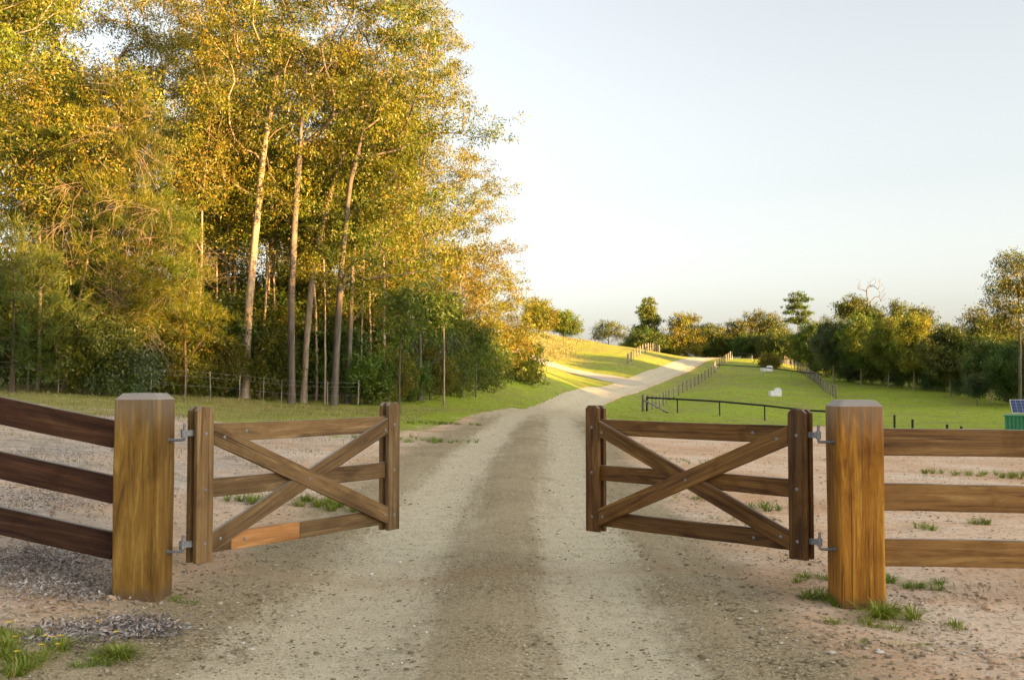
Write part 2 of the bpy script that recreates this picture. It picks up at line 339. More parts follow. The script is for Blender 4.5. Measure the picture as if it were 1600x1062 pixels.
CTRL += [(10, 215, 6.0), (30, 215, 5.5), (60, 200, 4.5), (90, 160, 1.0), (-20, 200, 9.0), (-40, 60, 2.0), (-25, 80, 2.6), (-60, 100, 4), (-50, 160, 7), (120, 100, -2), (70, 60, -2.0), (90, 20, -1.5),
         (40, 300, 5), (-80, 260, 9), (140, 250, 4), (-200, 100, 8), (220, 100, -2), (-200, -100, 5), (220, -100, -2), (0, -150, 0), (0, 500, 5), (-400, 500, 10), (450, 500, 4), (-450, -300, 8), (450, -300, -2), (450, 100, -2), (-450, 100, 10)]
CTRL = np.array(CTRL, float)
def _phi(r2): return 0.5 * r2 * np.log(r2 + 1e-9)
def _warp(x, y):                                             # compress far distances so the near ground is controlled finely
    r = np.sqrt(x * x + y * y) + 1e-9; s = np.log1p(r / 12.0) * 12.0 / r
    return x * s, y * s
_cx, _cy = _warp(CTRL[:, 0], CTRL[:, 1]); _n = len(CTRL)
_A = np.zeros((_n + 3, _n + 3)); _A[:_n, :_n] = _phi((_cx[:, None] - _cx) ** 2 + (_cy[:, None] - _cy) ** 2) + np.eye(_n) * 0.6
_A[:_n, _n:] = np.stack([np.ones(_n), _cx, _cy], 1); _A[_n:, :_n] = _A[:_n, _n:].T
_W = np.linalg.solve(_A, np.concatenate([CTRL[:, 2], np.zeros(3)]))
def hbase(x, y):
    x = np.atleast_1d(np.asarray(x, float)); y = np.atleast_1d(np.asarray(y, float)); sh = x.shape
    wx, wy = _warp(x.ravel(), y.ravel()); out = np.empty(len(wx))
    for i in range(0, len(wx), 20000):
        a, b = wx[i:i + 20000], wy[i:i + 20000]
        out[i:i + 20000] = _phi((a[:, None] - _cx) ** 2 + (b[:, None] - _cy) ** 2) @ _W[:_n] + _W[_n] + _W[_n + 1] * a + _W[_n + 2] * b
    return out.reshape(sh)
def h(x, y):
    x = np.atleast_1d(np.asarray(x, float)); y = np.atleast_1d(np.asarray(y, float))
    return hbase(x, y) + 0.012 * wob(x, y, 1.6, 1) + 0.03 * wob(x, y, 0.35, 2) * sstep(8, 30, np.hypot(x, y))
def h1(x, y): return float(h(x, y)[0])
def G(u, v, d=None, lo=2.0, hi=400.0):
    """first ground point along the ray through pixel (u, v)"""
    ds = np.geomspace(lo, hi, 600); pts = np.array([P(u, v, q) for q in ds])
    below = pts[:, 2] < h(pts[:, 0], pts[:, 1])
    i = int(np.argmax(below)) if below.any() else len(ds) - 1
    return pts[i]
def on(u, d):
    """ground point in column u at distance d"""
    x = (u - CU) / F * d / math.cos(PITCH) * math.cos(PITCH); return np.array([x, d, h1(x, d)])

# driveway centre line and half widths (real metres along y)
RY = np.array([-30, 0, 5, 12, 18.5, 28, 37, 50, 62, 85, 100, 118, 130, 137, 155, 173, 200, 230.])
RX = np.array([-.6, -.4, -.24, -.08, .23, .58, .95, 1.9, 2.9, 4.9, 7.2, 10.7, 15.0, 17.9, 25.2, 31.7, 41, 52])
RWd = np.array([3.0, 3.0, 3.0, 2.7, 2.5, 2.6, 2.7, 2.3, 2.1, 2.0, 2.0, 2.1, 2.2, 2.1, 2.0, 2.0, 2.0, 2.0])
def road_x(y): return np.interp(y, RY, RX)
def smooth_poly(px, py, step):
    # Catmull-like smoothing through interpolation of a dense running mean
    q = np.linspace(py[0], py[-1], 4000); xx = np.interp(q, py, px); k = 61
    xx = np.convolve(np.pad(xx, k // 2, mode='edge'), np.ones(k) / k, 'valid')
    return q, xx
_ry, _rx = smooth_poly(RX, RY, 1)
def road_x(y): return np.interp(y, _ry, _rx)
def road_lat(x, y):
    """approximate signed lateral distance from the driveway centre"""
    s = (road_x(np.asarray(y) + 0.5) - road_x(np.asarray(y) - 0.5)); return (x - road_x(y)) / np.sqrt(1 + s * s)
def road_half(y): return np.interp(y, RY, RWd)
# side track from the junction to the left, as a polyline
j = [P(992, 600, 131), P(950, 588, 136), P(900, 577, 140), P(862, 568, 143), P(835, 562, 147), P(800, 556, 152), P(760, 552, 158)]
SX, SY = np.array([p[0] for p in j]), np.array([p[1] for p in j])
def track_y(x): return np.interp(x, SX[::-1], SY[::-1])

def build_ground():
    def axis(lo, hi, n, fine):
        q = np.linspace(math.asinh(lo / fine), math.asinh(hi / fine), n); return np.sinh(q) * fine
    xs = axis(-500, 500, 340, 4.0); ys = 6 + axis(-330, 620, 420, 5.0)
    X, Y = np.meshgrid(xs, ys); Z = h(X.ravel(), Y.ravel()).reshape(X.shape)
    lat = np.abs(road_lat(X, Y)); hw = road_half(Y)
    Z -= 0.10 * (1 - sstep(hw - 0.9, hw - 0.15, lat)) * (Y < 225)
    dtr = np.abs(Y - track_y(X)); ins = (X > SX.min()) & (X < SX.max())
    Z -= 0.12 * (1 - sstep(1.4, 2.4, dtr)) * ins
    ny, nx = X.shape
    V = np.stack([X.ravel(), Y.ravel(), Z.ravel()], 1)
    i = np.arange(ny * nx).reshape(ny, nx)
    Fc = np.stack([i[:-1, :-1].ravel(), i[:-1, 1:].ravel(), i[1:, 1:].ravel(), i[1:, :-1].ravel()], 1)
    me = np_mesh('ground', V, Fc, M['ground'], 4, True)
    attr(me, 'grass', gmask(X.ravel(), Y.ravel()))
    attr(me, 'dry', dmask(X.ravel(), Y.ravel()))
    attr(me, 'greysoil', smask(X.ravel(), Y.ravel()))
    o = link('ground', me); tag(o, 'grass and bare orange clay ground on both sides of the drive', 'ground', kind='structure')
def gmask(x, y):
    n = wob(x, y, 0.5, 3)
    left = sstep(17, 31, y + 2.5 * n - 0.25 * np.maximum(0, -x - 4)) * 0.95
    left = left + 0.45 * np.exp(-((road_lat(x, y) + 3.2 + .5 * n) / 1.0) ** 2) * sstep(17, 25, y)
    right = sstep(33, 40, y + 1.5 * n)
    m = np.where(x < road_x(y), left, right)
    m = np.where((x < -3) & (y < 17), np.maximum(m, 0.12 + 0.1 * n), m)
    hump = (np.abs(x - road_x(y)) < road_half(y) + 0.4) * 1.0
    return np.clip(m, 0, 1) * (1 - 0.4 * hump * (y < 37))
def dmask(x, y):
    a = 0.75 * sstep(-3, -8, x) * sstep(70, 38, y)
    b = 0.75 * np.exp(-(((x - 6) / 9) ** 2 + ((y - 178) / 12) ** 2)) * (x < 8)          # pale tall grass on the rise
    c = -0.12 * sstep(25, 45, x) * sstep(50, 70, y)
    return a + b + c + 0.35 * sstep(115, 140, y) * sstep(45, 30, x)
def smask(x, y): return sstep(-1.5, -4.5, x) * 0.9 * sstep(40, 20, y)
build_ground()

def build_drive():
    qy = np.concatenate([np.arange(-12, 4, 0.4), np.arange(4, 40, 0.14), np.arange(40, 120, 0.6), np.arange(120, 215, 1.0)])
    n = 41; tt = np.linspace(-1, 1, n)
    Y0 = qy[:, None]; cx = road_x(Y0); s = road_x(Y0 + 0.5) - road_x(Y0 - 0.5); ln = np.sqrt(1 + s * s)
    hw = road_half(Y0) * (1 + 0.07 * wob(Y0 * 0 + np.sign(tt)[None] * 7, Y0, 0.6, 1) + 0.03 * wob(Y0 * 0 + np.sign(tt)[None] * 7, Y0, 2.5, 2))
    lat = tt[None] * hw; X = cx + lat / ln; Y = Y0 - lat * s / ln
    Z = h(X.ravel(), Y.ravel()).reshape(X.shape) + 0.012
    al = np.abs(lat)
    nw = sstep(14, 6, Y); trk = np.where(lat < 0, np.exp(-np.abs((lat + 0.80 + .06 * nw) / (0.40 + .14 * nw)) ** 2.6), np.exp(-np.abs((lat - 0.80) / 0.42) ** 2.6))
    trk = trk * (1.05 + 0.2 * wob(X, Y, 0.8, 2)) + 0.10 * wob(X, Y, 2.6, 1)
    near = sstep(45, 25, Y)
    trk = np.clip(trk * near + (1 - near) * (0.75 + 0.25 * trk), 0, 1)
    edge = sstep(0.44, 0.92, np.abs(tt)[None]) * np.ones_like(X) * np.where(Y < 36, 1.0, 0.6) * np.where(lat < 0, 0.7, 1.0)
    Z += 0.035 * (np.exp(-(lat / 0.30) ** 2) * near) - 0.03 * trk * near + 0.018 * near * np.exp(-((al - 1.38) / .12) ** 2) - 0.02 * sstep(0.9, 1.0, np.abs(tt))[None]
    sun_streak = 0.9 * np.exp(-((Y - (8.0 + 0.10 * X + 0.15 * np.sin(X * 2))) / 0.20) ** 2) * (np.abs(X) < 2.2)  # streak of low sunlight across the drive, painted through this mask
    ny, nx = X.shape; i = np.arange(ny * nx).reshape(ny, nx)
    Fc = np.stack([i[:-1, :-1].ravel(), i[:-1, 1:].ravel(), i[1:, 1:].ravel(), i[1:, :-1].ravel()], 1)
    me = np_mesh('driveway', np.stack([X.ravel(), Y.ravel(), Z.ravel()], 1), Fc, M['road'], 4, True)
    attr(me, 'track', trk.ravel()); attr(me, 'edge', edge.ravel()); attr(me, 'sun_streak', sun_streak.ravel())
    tag(link('driveway', me), 'pale gravel driveway with two wheel tracks running uphill between the gates', 'road', kind='structure')
    # side track
    q = np.linspace(0, 1, 80); px = np.interp(q, np.linspace(0, 1, len(SX)), SX); py = np.interp(q, np.linspace(0, 1, len(SX)), SY)
    tx = np.gradient(px); ty = np.gradient(py); ll = np.hypot(tx, ty); nx_, ny_ = -ty / ll, tx / ll
    w = (np.linspace(-2.4, 2.4, 13)[None] + 0.12 * wob(px, py, 1.1, 4)[:, None])
    X = px[:, None] + w * nx_[:, None]; Y = py[:, None] + w * ny_[:, None]
    Z = h(X.ravel(), Y.ravel()).reshape(X.shape) + 0.03
    i = np.arange(X.size).reshape(X.shape)
    Fc = np.stack([i[:-1, :-1].ravel(), i[1:, :-1].ravel(), i[1:, 1:].ravel(), i[:-1, 1:].ravel()], 1)
    me = np_mesh('side_track', np.stack([X.ravel(), Y.ravel(), Z.ravel()], 1), Fc, M['road_far'], 4, True)
    attr(me, 'track', np.full(X.size, 0.9)); attr(me, 'edge', np.full(X.size, 0.2)); attr(me, 'sun_streak', np.zeros(X.size))
    tag(link('side_track', me), 'pale gravel side track branching off the drive behind the yellow bush', 'road', kind='structure')
build_drive()

# ------------------------------------------------------------------ timber gates, posts, rails
rs = np.random.RandomState(11)
def prism(name, prof, y0, y1, mat, parent=None, bevel=0.005, grain=0.0):
    """extrude a polygon given in X/Z along Y, with softened edges; grain: angle of the board's long axis, which becomes local X"""
    cg, sg_ = math.cos(grain), math.sin(grain); prof = [(x * cg + z * sg_, -x * sg_ + z * cg) for x, z in prof]
    bm = bmesh.new(); a = [bm.verts.new((x, y0, z)) for x, z in prof]; b = [bm.verts.new((x, y1, z)) for x, z in prof]; n = len(prof)
    bm.faces.new(a); bm.faces.new(b[::-1])
    for i in range(n): bm.faces.new((a[i], b[i], b[(i + 1) % n], a[(i + 1) % n]))
    bmesh.ops.recalc_face_normals(bm, faces=bm.faces)
    if bevel: bmesh.ops.bevel(bm, geom=list(bm.edges), offset=bevel, segments=2, affect='EDGES', profile=0.6)
    me = bpy.data.meshes.new(name); bm.to_mesh(me); bm.free(); me.materials.append(mat)
    o = link(name, me, parent); o.rotation_euler = (0, -grain, 0)
    return o

def board(name, p0, p1, hgt, thick, mat, parent=None, bevel=0.006):
    """a board whose long axis is local X; p0..p1 run along the middle of its face"""
    p0, p1 = Vector(p0), Vector(p1); L = (p1 - p0).length
    bm = bmesh.new(); bmesh.ops.create_cube(bm, size=1.0)
    bmesh.ops.scale(bm, vec=(L, thick, hgt), verts=bm.verts)
    bmesh.ops.bevel(bm, geom=list(bm.edges), offset=bevel, segments=2, affect='EDGES', profile=0.6)
    n = max(2, int(L / 0.25))
    for k in range(1, n):
        x = -L / 2 + L * k / n
        bmesh.ops.bisect_plane(bm, geom=bm.verts[:] + bm.edges[:] + bm.faces[:], plane_co=(x, 0, 0), plane_no=(1, 0, 0))
    ph = rs.uniform(0, 6, 3)
    for v in bm.verts:
        v.co.z += 0.0025 * math.sin(v.co.x * 3.1 + ph[0]) + 0.0012 * math.sin(v.co.x * 11 + ph[1]); v.co.y += 0.002 * math.sin(v.co.x * 2.3 + ph[2])
    me = bpy.data.meshes.new(name); bm.to_mesh(me); bm.free(); me.materials.append(mat)
    o = link(name, me, parent)
    ex = (p1 - p0).normalized(); ez = Vector((0, 0, 1)) - ex * ex.z; ez.normalize(); ey = ez.cross(ex)
    o.matrix_local = Matrix.Translation((p0 + p1) / 2) @ Matrix((ex, ey, ez)).transposed().to_4x4()
    return o

def bolt_mesh():
    bm = bmesh.new(); bmesh.ops.create_uvsphere(bm, u_segments=10, v_segments=6, radius=0.0115)
    for v in bm.verts: v.co.y *= 0.55
    me = bpy.data.meshes.new('bolt'); bm.to_mesh(me); bm.free(); me.materials.append(M['galv']); return me
BOLT = bolt_mesh()

def tube_pts(pts, rad, sides=8):
    """one tube along points; returns V, F(quads)"""
    pts = np.asarray(pts, float); n = len(pts); rad = np.broadcast_to(np.asarray(rad, float), (n,))
    tan = np.gradient(pts, axis=0); tan /= np.linalg.norm(tan, axis=1)[:, None] + 1e-12
    ref = np.zeros((n, 3)); ref[:, int(np.argmin(np.abs(tan).max(0)))] = 1.0        # a steady axis never parallel to the tube
    a = np.cross(tan, ref); a /= np.linalg.norm(a, axis=1)[:, None] + 1e-9; b = np.cross(tan, a)
    th = np.linspace(0, 2 * np.pi, sides, endpoint=False)
    V = pts[:, None] + rad[:, None, None] * (np.cos(th)[None, :, None] * a[:, None] + np.sin(th)[None, :, None] * b[:, None])
    i = np.arange(n * sides).reshape(n, sides); j = np.roll(i, -1, axis=1)
    Fc = np.stack([i[:-1].ravel(), j[:-1].ravel(), j[1:].ravel(), i[1:].ravel()], 1)
    return V.reshape(-1, 3), Fc

class Bag:
    def __init__(s): s.v = []; s.f = []; s.n = 0
    def add(s, V, Fc): s.v.append(V); s.f.append(np.asarray(Fc) + s.n); s.n += len(V)
    def mesh(s, name, mat, k=4, smooth=True): return np_mesh(name, np.concatenate(s.v), np.concatenate(s.f), mat, k, smooth)
def tube(name, pts, rad, mat, parent=None, sides=8):
    V, Fc = tube_pts(pts, rad, sides); n = len(V)
    return link(name, np_mesh(name, V, Fc, mat, 4, True), parent)

def make_gate(loc, direction, front, mat, label, dz=0.0, orange_rail=False, size=1.0):
    W = 1.83; rz = math.atan2(direction[1], direction[0])
    g = empty('driveway_gate', (loc[0], loc[1], dz), rz); tag(g, label, 'gate', 'pair of open driveway gates'); g.scale = (size,) * 3
    s = -1 if front < 0 else 1                                # local Y side that carries the braces
    def yy(a, b): return (s * a, s * b) if s * a < s * b else (s * b, s * a)
    z0, z1, c = 0.33, 1.335, 0.026
    for x in (0.0, W):
        prof = [(x - .066, z0), (x + .066, z0), (x + .066, z1 - c), (x + .066 - c, z1), (x - .066 + c, z1), (x - .066, z1 - c)]
        prism('stile', prof, *yy(0.018, 0.052), mat, g, .005, math.pi / 2); prism('stile', prof, *yy(-0.052, -0.018), mat, g, .005, math.pi / 2)
    for k, (a, b) in enumerate(((.377, .50), (.739, .862), (1.10, 1.223))):
        zc = (a + b) / 2
        if k == 0 and orange_rail:
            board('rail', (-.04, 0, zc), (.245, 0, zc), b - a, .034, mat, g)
            o = board('rail', (.247, 0, zc), (.86, 0, zc), b - a, .035, M['orange_rail'], g); o['label'] = 'orange section of the lowest rail'
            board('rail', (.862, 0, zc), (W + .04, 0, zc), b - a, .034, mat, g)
        else: board('rail', (-.04, 0, zc), (W + .04, 0, zc), b - a, .034, mat, g)
    xa, xb = .0675, W - .0675
    prism('brace', [(xa, .385), (xb, 1.09), (xb, 1.215), (xa, .515)], *yy(.0185, .046), mat, g, 0.004, math.atan2(.705, xb - xa))
    prism('brace', [(xa, 1.09), (xa, 1.222), (xb, .518), (xb, .383)], *yy(.0195, .0525), mat, g, 0.004, math.atan2(-.705, xb - xa))
    bp = [(0, .45, .053), (0, .80, .053), (0, 1.16, .053), (W, .45, .053), (W, .80, .053), (W, 1.16, .053), (W / 2, .80, .0535),
          (.15, 1.13, .0535), (W - .11, .46, .0535), (.13, .47, .047), (W - .1, 1.12, .047), (.36, 1.165, .019), (.36, .435, .019)]
    for x, z, y in bp:
        o = link('bolt', BOLT, g); o.location = (x, s * y, z)
    for z in (0.455, 1.165):                                  # eye brackets on the hinge side
        hb = prism('hinge', [(-.145, z - .020), (-.062, z - .020), (-.062, z + .020), (-.145, z + .020)], -.012, .012, M['galv'], g, 0.003)
        V, Fc = tube_pts([(-.135, 0, z - .026), (-.135, 0, z + .026)], .017, 12)
        o = link('hinge_eye', np_mesh('hinge_eye', V, Fc, M['galv'], 4, True), hb)
    return g
LH, RH = (-2.133, 7.04), (1.953, 6.96)
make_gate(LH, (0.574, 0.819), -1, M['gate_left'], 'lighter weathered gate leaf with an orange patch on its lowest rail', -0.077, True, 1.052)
make_gate(RH, (-0.698, 0.716), 1, M['gate_right'], 'darker red-brown gate leaf hung from the golden post', -0.025)

def make_post(cx, cy, w, z0, z1, mat, label, pin_to, zs):
    g = empty('gate_post', (cx, cy, z0)); tag(g, label, 'gate post', 'thick square gate posts')
    bm = bmesh.new(); r = w / 2; e = 0.012; ch = 0.042; H = z1 - z0
    ring = lambda q, z: [bm.verts.new(p) for p in ((-q + e, -q, z), (q - e, -q, z), (q, -q + e, z), (q, q - e, z), (q - e, q, z), (-q + e, q, z), (-q, q - e, z), (-q, -q + e, z))]
    zl = [-0.35] + list(np.linspace(0, H - ch, 9)); rings = []
    for z in zl:
        k = 0.0015 * math.sin(z * 5 + cx); rings.append(ring(r + k, z))
    rings.append(ring(r - 0.036, H - 0.003)); rings.append(ring(r - 0.042, H))
    for a, b in zip(rings[:-1], rings[1:]):
        for i in range(8): bm.faces.new((a[i], a[(i + 1) % 8], b[(i + 1) % 8], b[i]))
    bm.faces.new(rings[-1]); bmesh.ops.recalc_face_normals(bm, faces=bm.faces)
    me = bpy.data.meshes.new('post'); bm.to_mesh(me); bm.free(); me.materials.append(mat); link('post', me, g)
    for z in zs:
        px, py = pin_to[0] - cx, pin_to[1] - cy; sx = math.copysign(r - 0.03, px)
        zz = z - z0
        tube('hinge_pin', [(sx, py, zz - .045), (px - 0.012 * np.sign(px), py, zz - .045), (px, py, zz - .04), (px, py, zz - 0.028), (px, py, zz + .065)], .0095, M['galv'], g, 10)
        V, Fc = tube_pts([(math.copysign(r - .004, px), py, zz - .045), (math.copysign(r + .016, px), py, zz - .045)], .018, 6)
        link('nut', np_mesh('nut', V, Fc, M['galv'], 4, False), g)
    return g
def eye(loc, d): n = math.hypot(*d); return (loc[0] - .135 * d[0] / n, loc[1] - .135 * d[1] / n)
make_post(-2.468, 6.905, .305, h1(-2.45, 6.75), 1.42, M['post_left'], 'thick brown square gate post with dark timber rails at its side', eye(LH, (0.574, 0.819)), (.402, 1.149))
make_post(2.298, 6.90, .295, h1(2.3, 6.75), 1.375, M['post_right'], 'thick golden oiled square gate post rising from green grass tufts', eye(RH, (-0.698, 0.716)), (.43, 1.14))

def rail_fence(x0, x1, y0, y1, ztop0, ztop1, mat, label, pmat):
    g = empty('rail_fence', (x1, y1, h1(x1, y1))); tag(g, label, 'fence')
    o0 = Vector(g.location)
    for k in range(3):
        a = Vector((x0, y0, ztop0 - .09 - .367 * k)) - o0; b = Vector((x1, y1, ztop1 - .09 - .367 * k)) - o0
        board('rail', a, b, .182, .045, mat, g, 0.008)
    pz0, pz1 = -.3, ztop1 + .12 - o0.z
    prism('post', [(-.09, pz0), (.09, pz0), (.09, pz1 - .03), (.06, pz1), (-.06, pz1), (-.09, pz1 - .03)], .025, .2, pmat, g, .006)
a = P(176, 656, 6.86); b = P(0, 620.5, 6.86); sl_ = (b[2] - a[2]) / (b[0] - a[0])
rail_fence(a[0] - .02 + .05, -5.2, 6.86, 7.0, a[2] - .0 + sl_ * .03, a[2] + sl_ * (-5.2 - a[0]), M['rail_dark'], 'dark red-brown three-rail fence sloping down to the left gate post', M['post_left'])
a = P(1380, 668.5, 6.88); b = P(1600, 672, 6.88); sl_ = (b[2] - a[2]) / (b[0] - a[0])
rail_fence(a[0] - .03, 5.3, 6.88, 6.88, a[2], a[2] + sl_ * (5.3 - a[0]), M['rail_brown'], 'level brown three-rail fence running from the golden gate post', M['post_right'])

# ------------------------------------------------------------------ trees
def leaves_mesh(name, pts, length, width, mat, seed, droop=0.5, kind='leaf', dirs=None):
    r = np.random.RandomState(seed); n = len(pts)
    ax = r.normal(size=(n, 3)); ax[:, 2] -= droop * 1.6
    if dirs is not None: ax = dirs + r.normal(0, .45, (n, 3))
    ax /= np.linalg.norm(ax, axis=1)[:, None]
    b = np.cross(ax, r.normal(size=(n, 3))); b /= np.linalg.norm(b, axis=1)[:, None] + 1e-9
    L = length * r.uniform(0.6, 1.35, (n, 1)); Wd = width * r.uniform(0.7, 1.3, (n, 1))
    if kind == 'leaf':
        nrm = np.cross(ax, b)
        V = np.stack([pts, pts + ax * L * 0.42 + b * Wd * 0.5 + nrm * L * .06, pts + ax * L, pts + ax * L * 0.42 - b * Wd * 0.5 + nrm * L * .06], 1).reshape(-1, 3)
        return np_mesh(name, V, np.arange(4 * n).reshape(n, 4), mat, 4)
    V = np.stack([pts - b * Wd * .5, pts + b * Wd * .5, pts + ax * L], 1).reshape(-1, 3)
    return np_mesh(name, V, np.arange(3 * n).reshape(n, 3), mat, 3)

def skeleton(trunk, att, seed, up=0.5, seg=0.8):
    """grow branches from a trunk polyline to every attractor; returns nodes, parents, carried tip counts"""
    r = np.random.RandomState(seed)
    tp = np.asarray(trunk, float); ln = np.r_[0, np.cumsum(np.linalg.norm(np.diff(tp, axis=0), axis=1))]
    q = np.linspace(0, ln[-1], max(4, int(ln[-1] / seg))); nodes = np.stack([np.interp(q, ln, tp[:, k]) for k in range(3)], 1)
    nodes[1:-1, :2] += r.normal(0, 0.03, (len(nodes) - 2, 2)).cumsum(0) * 0.4
    cap = len(nodes) + len(att) * 40
    N = np.zeros((cap, 3)); par = np.full(cap, -1); cnt = np.zeros(cap); n = len(nodes)
    N[:n] = nodes; par[1:n] = np.arange(n - 1); lo = max(1, int(n * 0.22))
    d0 = np.array([np.min(np.linalg.norm(nodes - p, axis=1)) for p in att]); tips = []
    for k in np.argsort(d0):
        p = att[k]; v = N[lo:n] - p; dist = np.linalg.norm(v, axis=1); hd = np.linalg.norm(v[:, :2], axis=1)
        cost = dist + 1.4 * np.maximum(0, N[lo:n, 2] - p[2] + up * hd)
        s = int(np.argmin(cost)) + lo; a = N[s]; L = np.linalg.norm(p - a)
        if L < 1e-3: continue
        pd = a - N[par[s]] if par[s] >= 0 else np.array([0, 0, 1.]); pd = pd / (np.linalg.norm(pd) + 1e-9)
        c = a + L * 0.45 * (0.45 * pd + 0.55 * (p - a) / L) + np.array([0, 0, -0.04 * L]) + r.normal(0, 0.07 * L, 3)
        m = max(2, int(math.ceil(L / seg))); last = s
        for i in range(1, m + 1):
            tq = i / m; pt = (1 - tq) ** 2 * a + 2 * tq * (1 - tq) * c + tq * tq * p
            if i < m: pt = pt + r.normal(0, 0.035 * min(L, 2), 3)
            N[n] = pt; par[n] = last; last = n; n += 1
        tips.append(last)
    N, par, cnt = N[:n], par[:n], cnt[:n]
    for tnode in tips:
        i = tnode
        while i >= 0: cnt[i] += 1; i = par[i]
    return N, par, np.maximum(cnt, 1)

def wood_mesh(name, N, par, cnt, r_base, mat, rmin=0.012, power=0.5, height=None):
    tot = cnt.max(); rad = np.maximum(rmin, r_base * 0.60 * (cnt / tot) ** power)
    ch = [[] for _ in N]
    for i, p in enumerate(par):
        if p >= 0: ch[p].append(i)
    # gentle taper up the trunk, flare at the foot
    z0 = N[0, 2]; H = N[:, 2].max() - z0
    rad = rad * (1 - 0.48 * np.clip((N[:, 2] - z0) / H, 0, 1)); rad[0] *= 1.3
    bag = Bag(); stack = [(0, -1)]
    while stack:
        st, pre = stack.pop(); idx = [pre, st] if pre >= 0 else [st]
        cur = st
        while ch[cur]:
            cs = sorted(ch[cur], key=lambda q: -cnt[q])
            for q in cs[1:]: stack.append((q, cur))
            cur = cs[0]; idx.append(cur)
        if len(idx) < 2: continue
        rr = rad[idx].copy()
        if pre >= 0: rr[0] = min(rr[0], rr[1] * 1.25)
        rr[-1] *= 0.5
        bag.add(*tube_pts(N[idx], rr, 9 if rr.max() > 0.1 else 5 if rr.max() > .03 else 3))
    return bag.mesh(name, mat)

def sample_lobes(lobes, n, r, mind=0.5):
    """points in ellipsoids, more near the upper shell"""
    vol = np.array([l[3] * l[4] * l[5] for l in lobes]) ** 0.75; pr = vol / vol.sum(); out = []
    tries = 0
    while len(out) < n and tries < n * 30:
        tries += 1
        l = lobes[r.choice(len(lobes), p=pr)]
        v = r.normal(size=3); v /= np.linalg.norm(v); v[2] = v[2] if r.rand() < 0.75 or v[2] > 0 else -v[2]
        q = np.array(l[:3]) + v * r.uniform(0.35, 1.0) ** 0.6 * np.array(l[3:6])
        if out and np.min(np.linalg.norm(np.array(out) - q, axis=1)) < mind: continue
        out.append(q)
    return np.array(out)

def make_tree(name, label, cat, base, trunk, lobes, n_att, per, leafsize, leafmat, barkmat, r_base, seed, group=None,
              spread=0.55, flat=0.6, droop=0.5, kind='leaf', up=0.5, mind=0.55, sub=5, dead=0, power=0.5, seg=0.8):
    """base: world foot. trunk and lobes in coordinates relative to the foot."""
    r = np.random.RandomState(seed)
    g = empty(name, tuple(base)); tag(g, label, cat, group)
    att = sample_lobes(lobes, n_att, r, mind)
    N, par, cnt = skeleton(trunk, att, seed, up, seg)
    link('trunk', wood_mesh('trunk', N, par, cnt, r_base, barkmat, power=power), g)
    sc = np.repeat(att, sub, axis=0) + r.normal(size=(len(att) * sub, 3)) * spread * np.array([1, 1, flat])
    k = max(1, per // sub)
    pts = np.repeat(sc, k, axis=0) + r.normal(size=(len(sc) * k, 3)) * spread * 0.36 * np.array([1, 1, flat * 1.5])
    dirs = None
    if kind == 'needle':
        ctr = att.mean(0) * np.array([1, 1, .75]); dv = sc - ctr; dv /= np.linalg.norm(dv, axis=1)[:, None] + 1e-6
        dv = dv * .8 + np.array([0, 0, .45]) + r.normal(0, .55, dv.shape); dirs = np.repeat(dv / np.linalg.norm(dv, axis=1)[:, None], k, axis=0)
    link('crown', leaves_mesh('crown', pts, leafsize[0], leafsize[1], leafmat, seed + 1, droop, kind, dirs), g)
    if dead:
        bag = Bag(); src = att[r.choice(len(att), min(len(att), max(6, dead // 14)), replace=False)]
        for p in src:
            dirn = r.normal(size=3); dirn[2] = dirn[2] * .5 - .1; dirn[1] -= 0.7; dirn /= np.linalg.norm(dirn); st = p + r.normal(0, .3, 3)
            for _ in range(14):
                d2 = dirn + r.normal(0, .55, 3); L = r.uniform(.35, 1.15); q = np.linspace(0, 1, 5)[:, None]; s0 = st + dirn * r.uniform(0, .8) + r.normal(0, .12, 3)
                bag.add(*tube_pts(s0 + q * d2 * L + q * q * np.array([0, 0, -.3 * L]) + r.normal(0, .025, (5, 3)), np.linspace(.009, .0035, 5), 3))
        link('dead_twigs', bag.mesh('dead_twigs', M['twig_grey']), g)
    return g

def copy_tree(src, loc, rz, s=1.0, label=None, group=None, sz=None):
    o = src.copy(); COL.objects.link(o); o.location = tuple(loc); o.rotation_euler = (0, 0, rz); o.scale = (s, s, sz or s)
    if label: o['label'] = label
    if group: o['group'] = group
    elif 'group' in o and label: pass
    for c in list(src.children):
        k = c.copy(); COL.objects.link(k); k.parent = o
    return o

def LB(base, d, *ell):
    """crown lobes given as photo ellipses (u, v, ru, rv[, dd, depth radius]) at distance d, relative to the foot"""
    out = []
    for e in ell:
        u, v, ru, rv = e[:4]; dd = e[4] if len(e) > 4 else 0.0
        p = P(u, v, d + dd); k = (d + dd) / F; rx, rzz = ru * k, rv * k; ry = e[5] if len(e) > 5 else 0.5 * (rx + rzz)
        q = p - base; out.append((q[0], q[1], q[2], rx, ry, rzz))
    return out
def TR(base, d, *pts):
    out = [np.array([0, 0, -0.2])]
    for e in pts:
        out.append(P(e[0], e[1], d + (e[2] if len(e) > 2 else 0)) - base)
    return out

GUM = dict(kind='leaf', droop=0.45, flat=0.62)
def gum(u, d, trunk, lobes, label, n=170, per=130, bark='bark_pale', leafm='leaf_gum', r=0.26, seed=1, ls=(.15, .048), name='gum_tree', cat='tree', **kw):
    b = on(u, d); k = dict(GUM, spread=.50, mind=1.05, sub=11, flat=.42); k.update(kw)
    return make_tree(name, label, cat, b, TR(b, d, *trunk), LB(b, d, *lobes), n, int(per * 2.3), ls, M[leafm], M[bark], r, seed, **k)

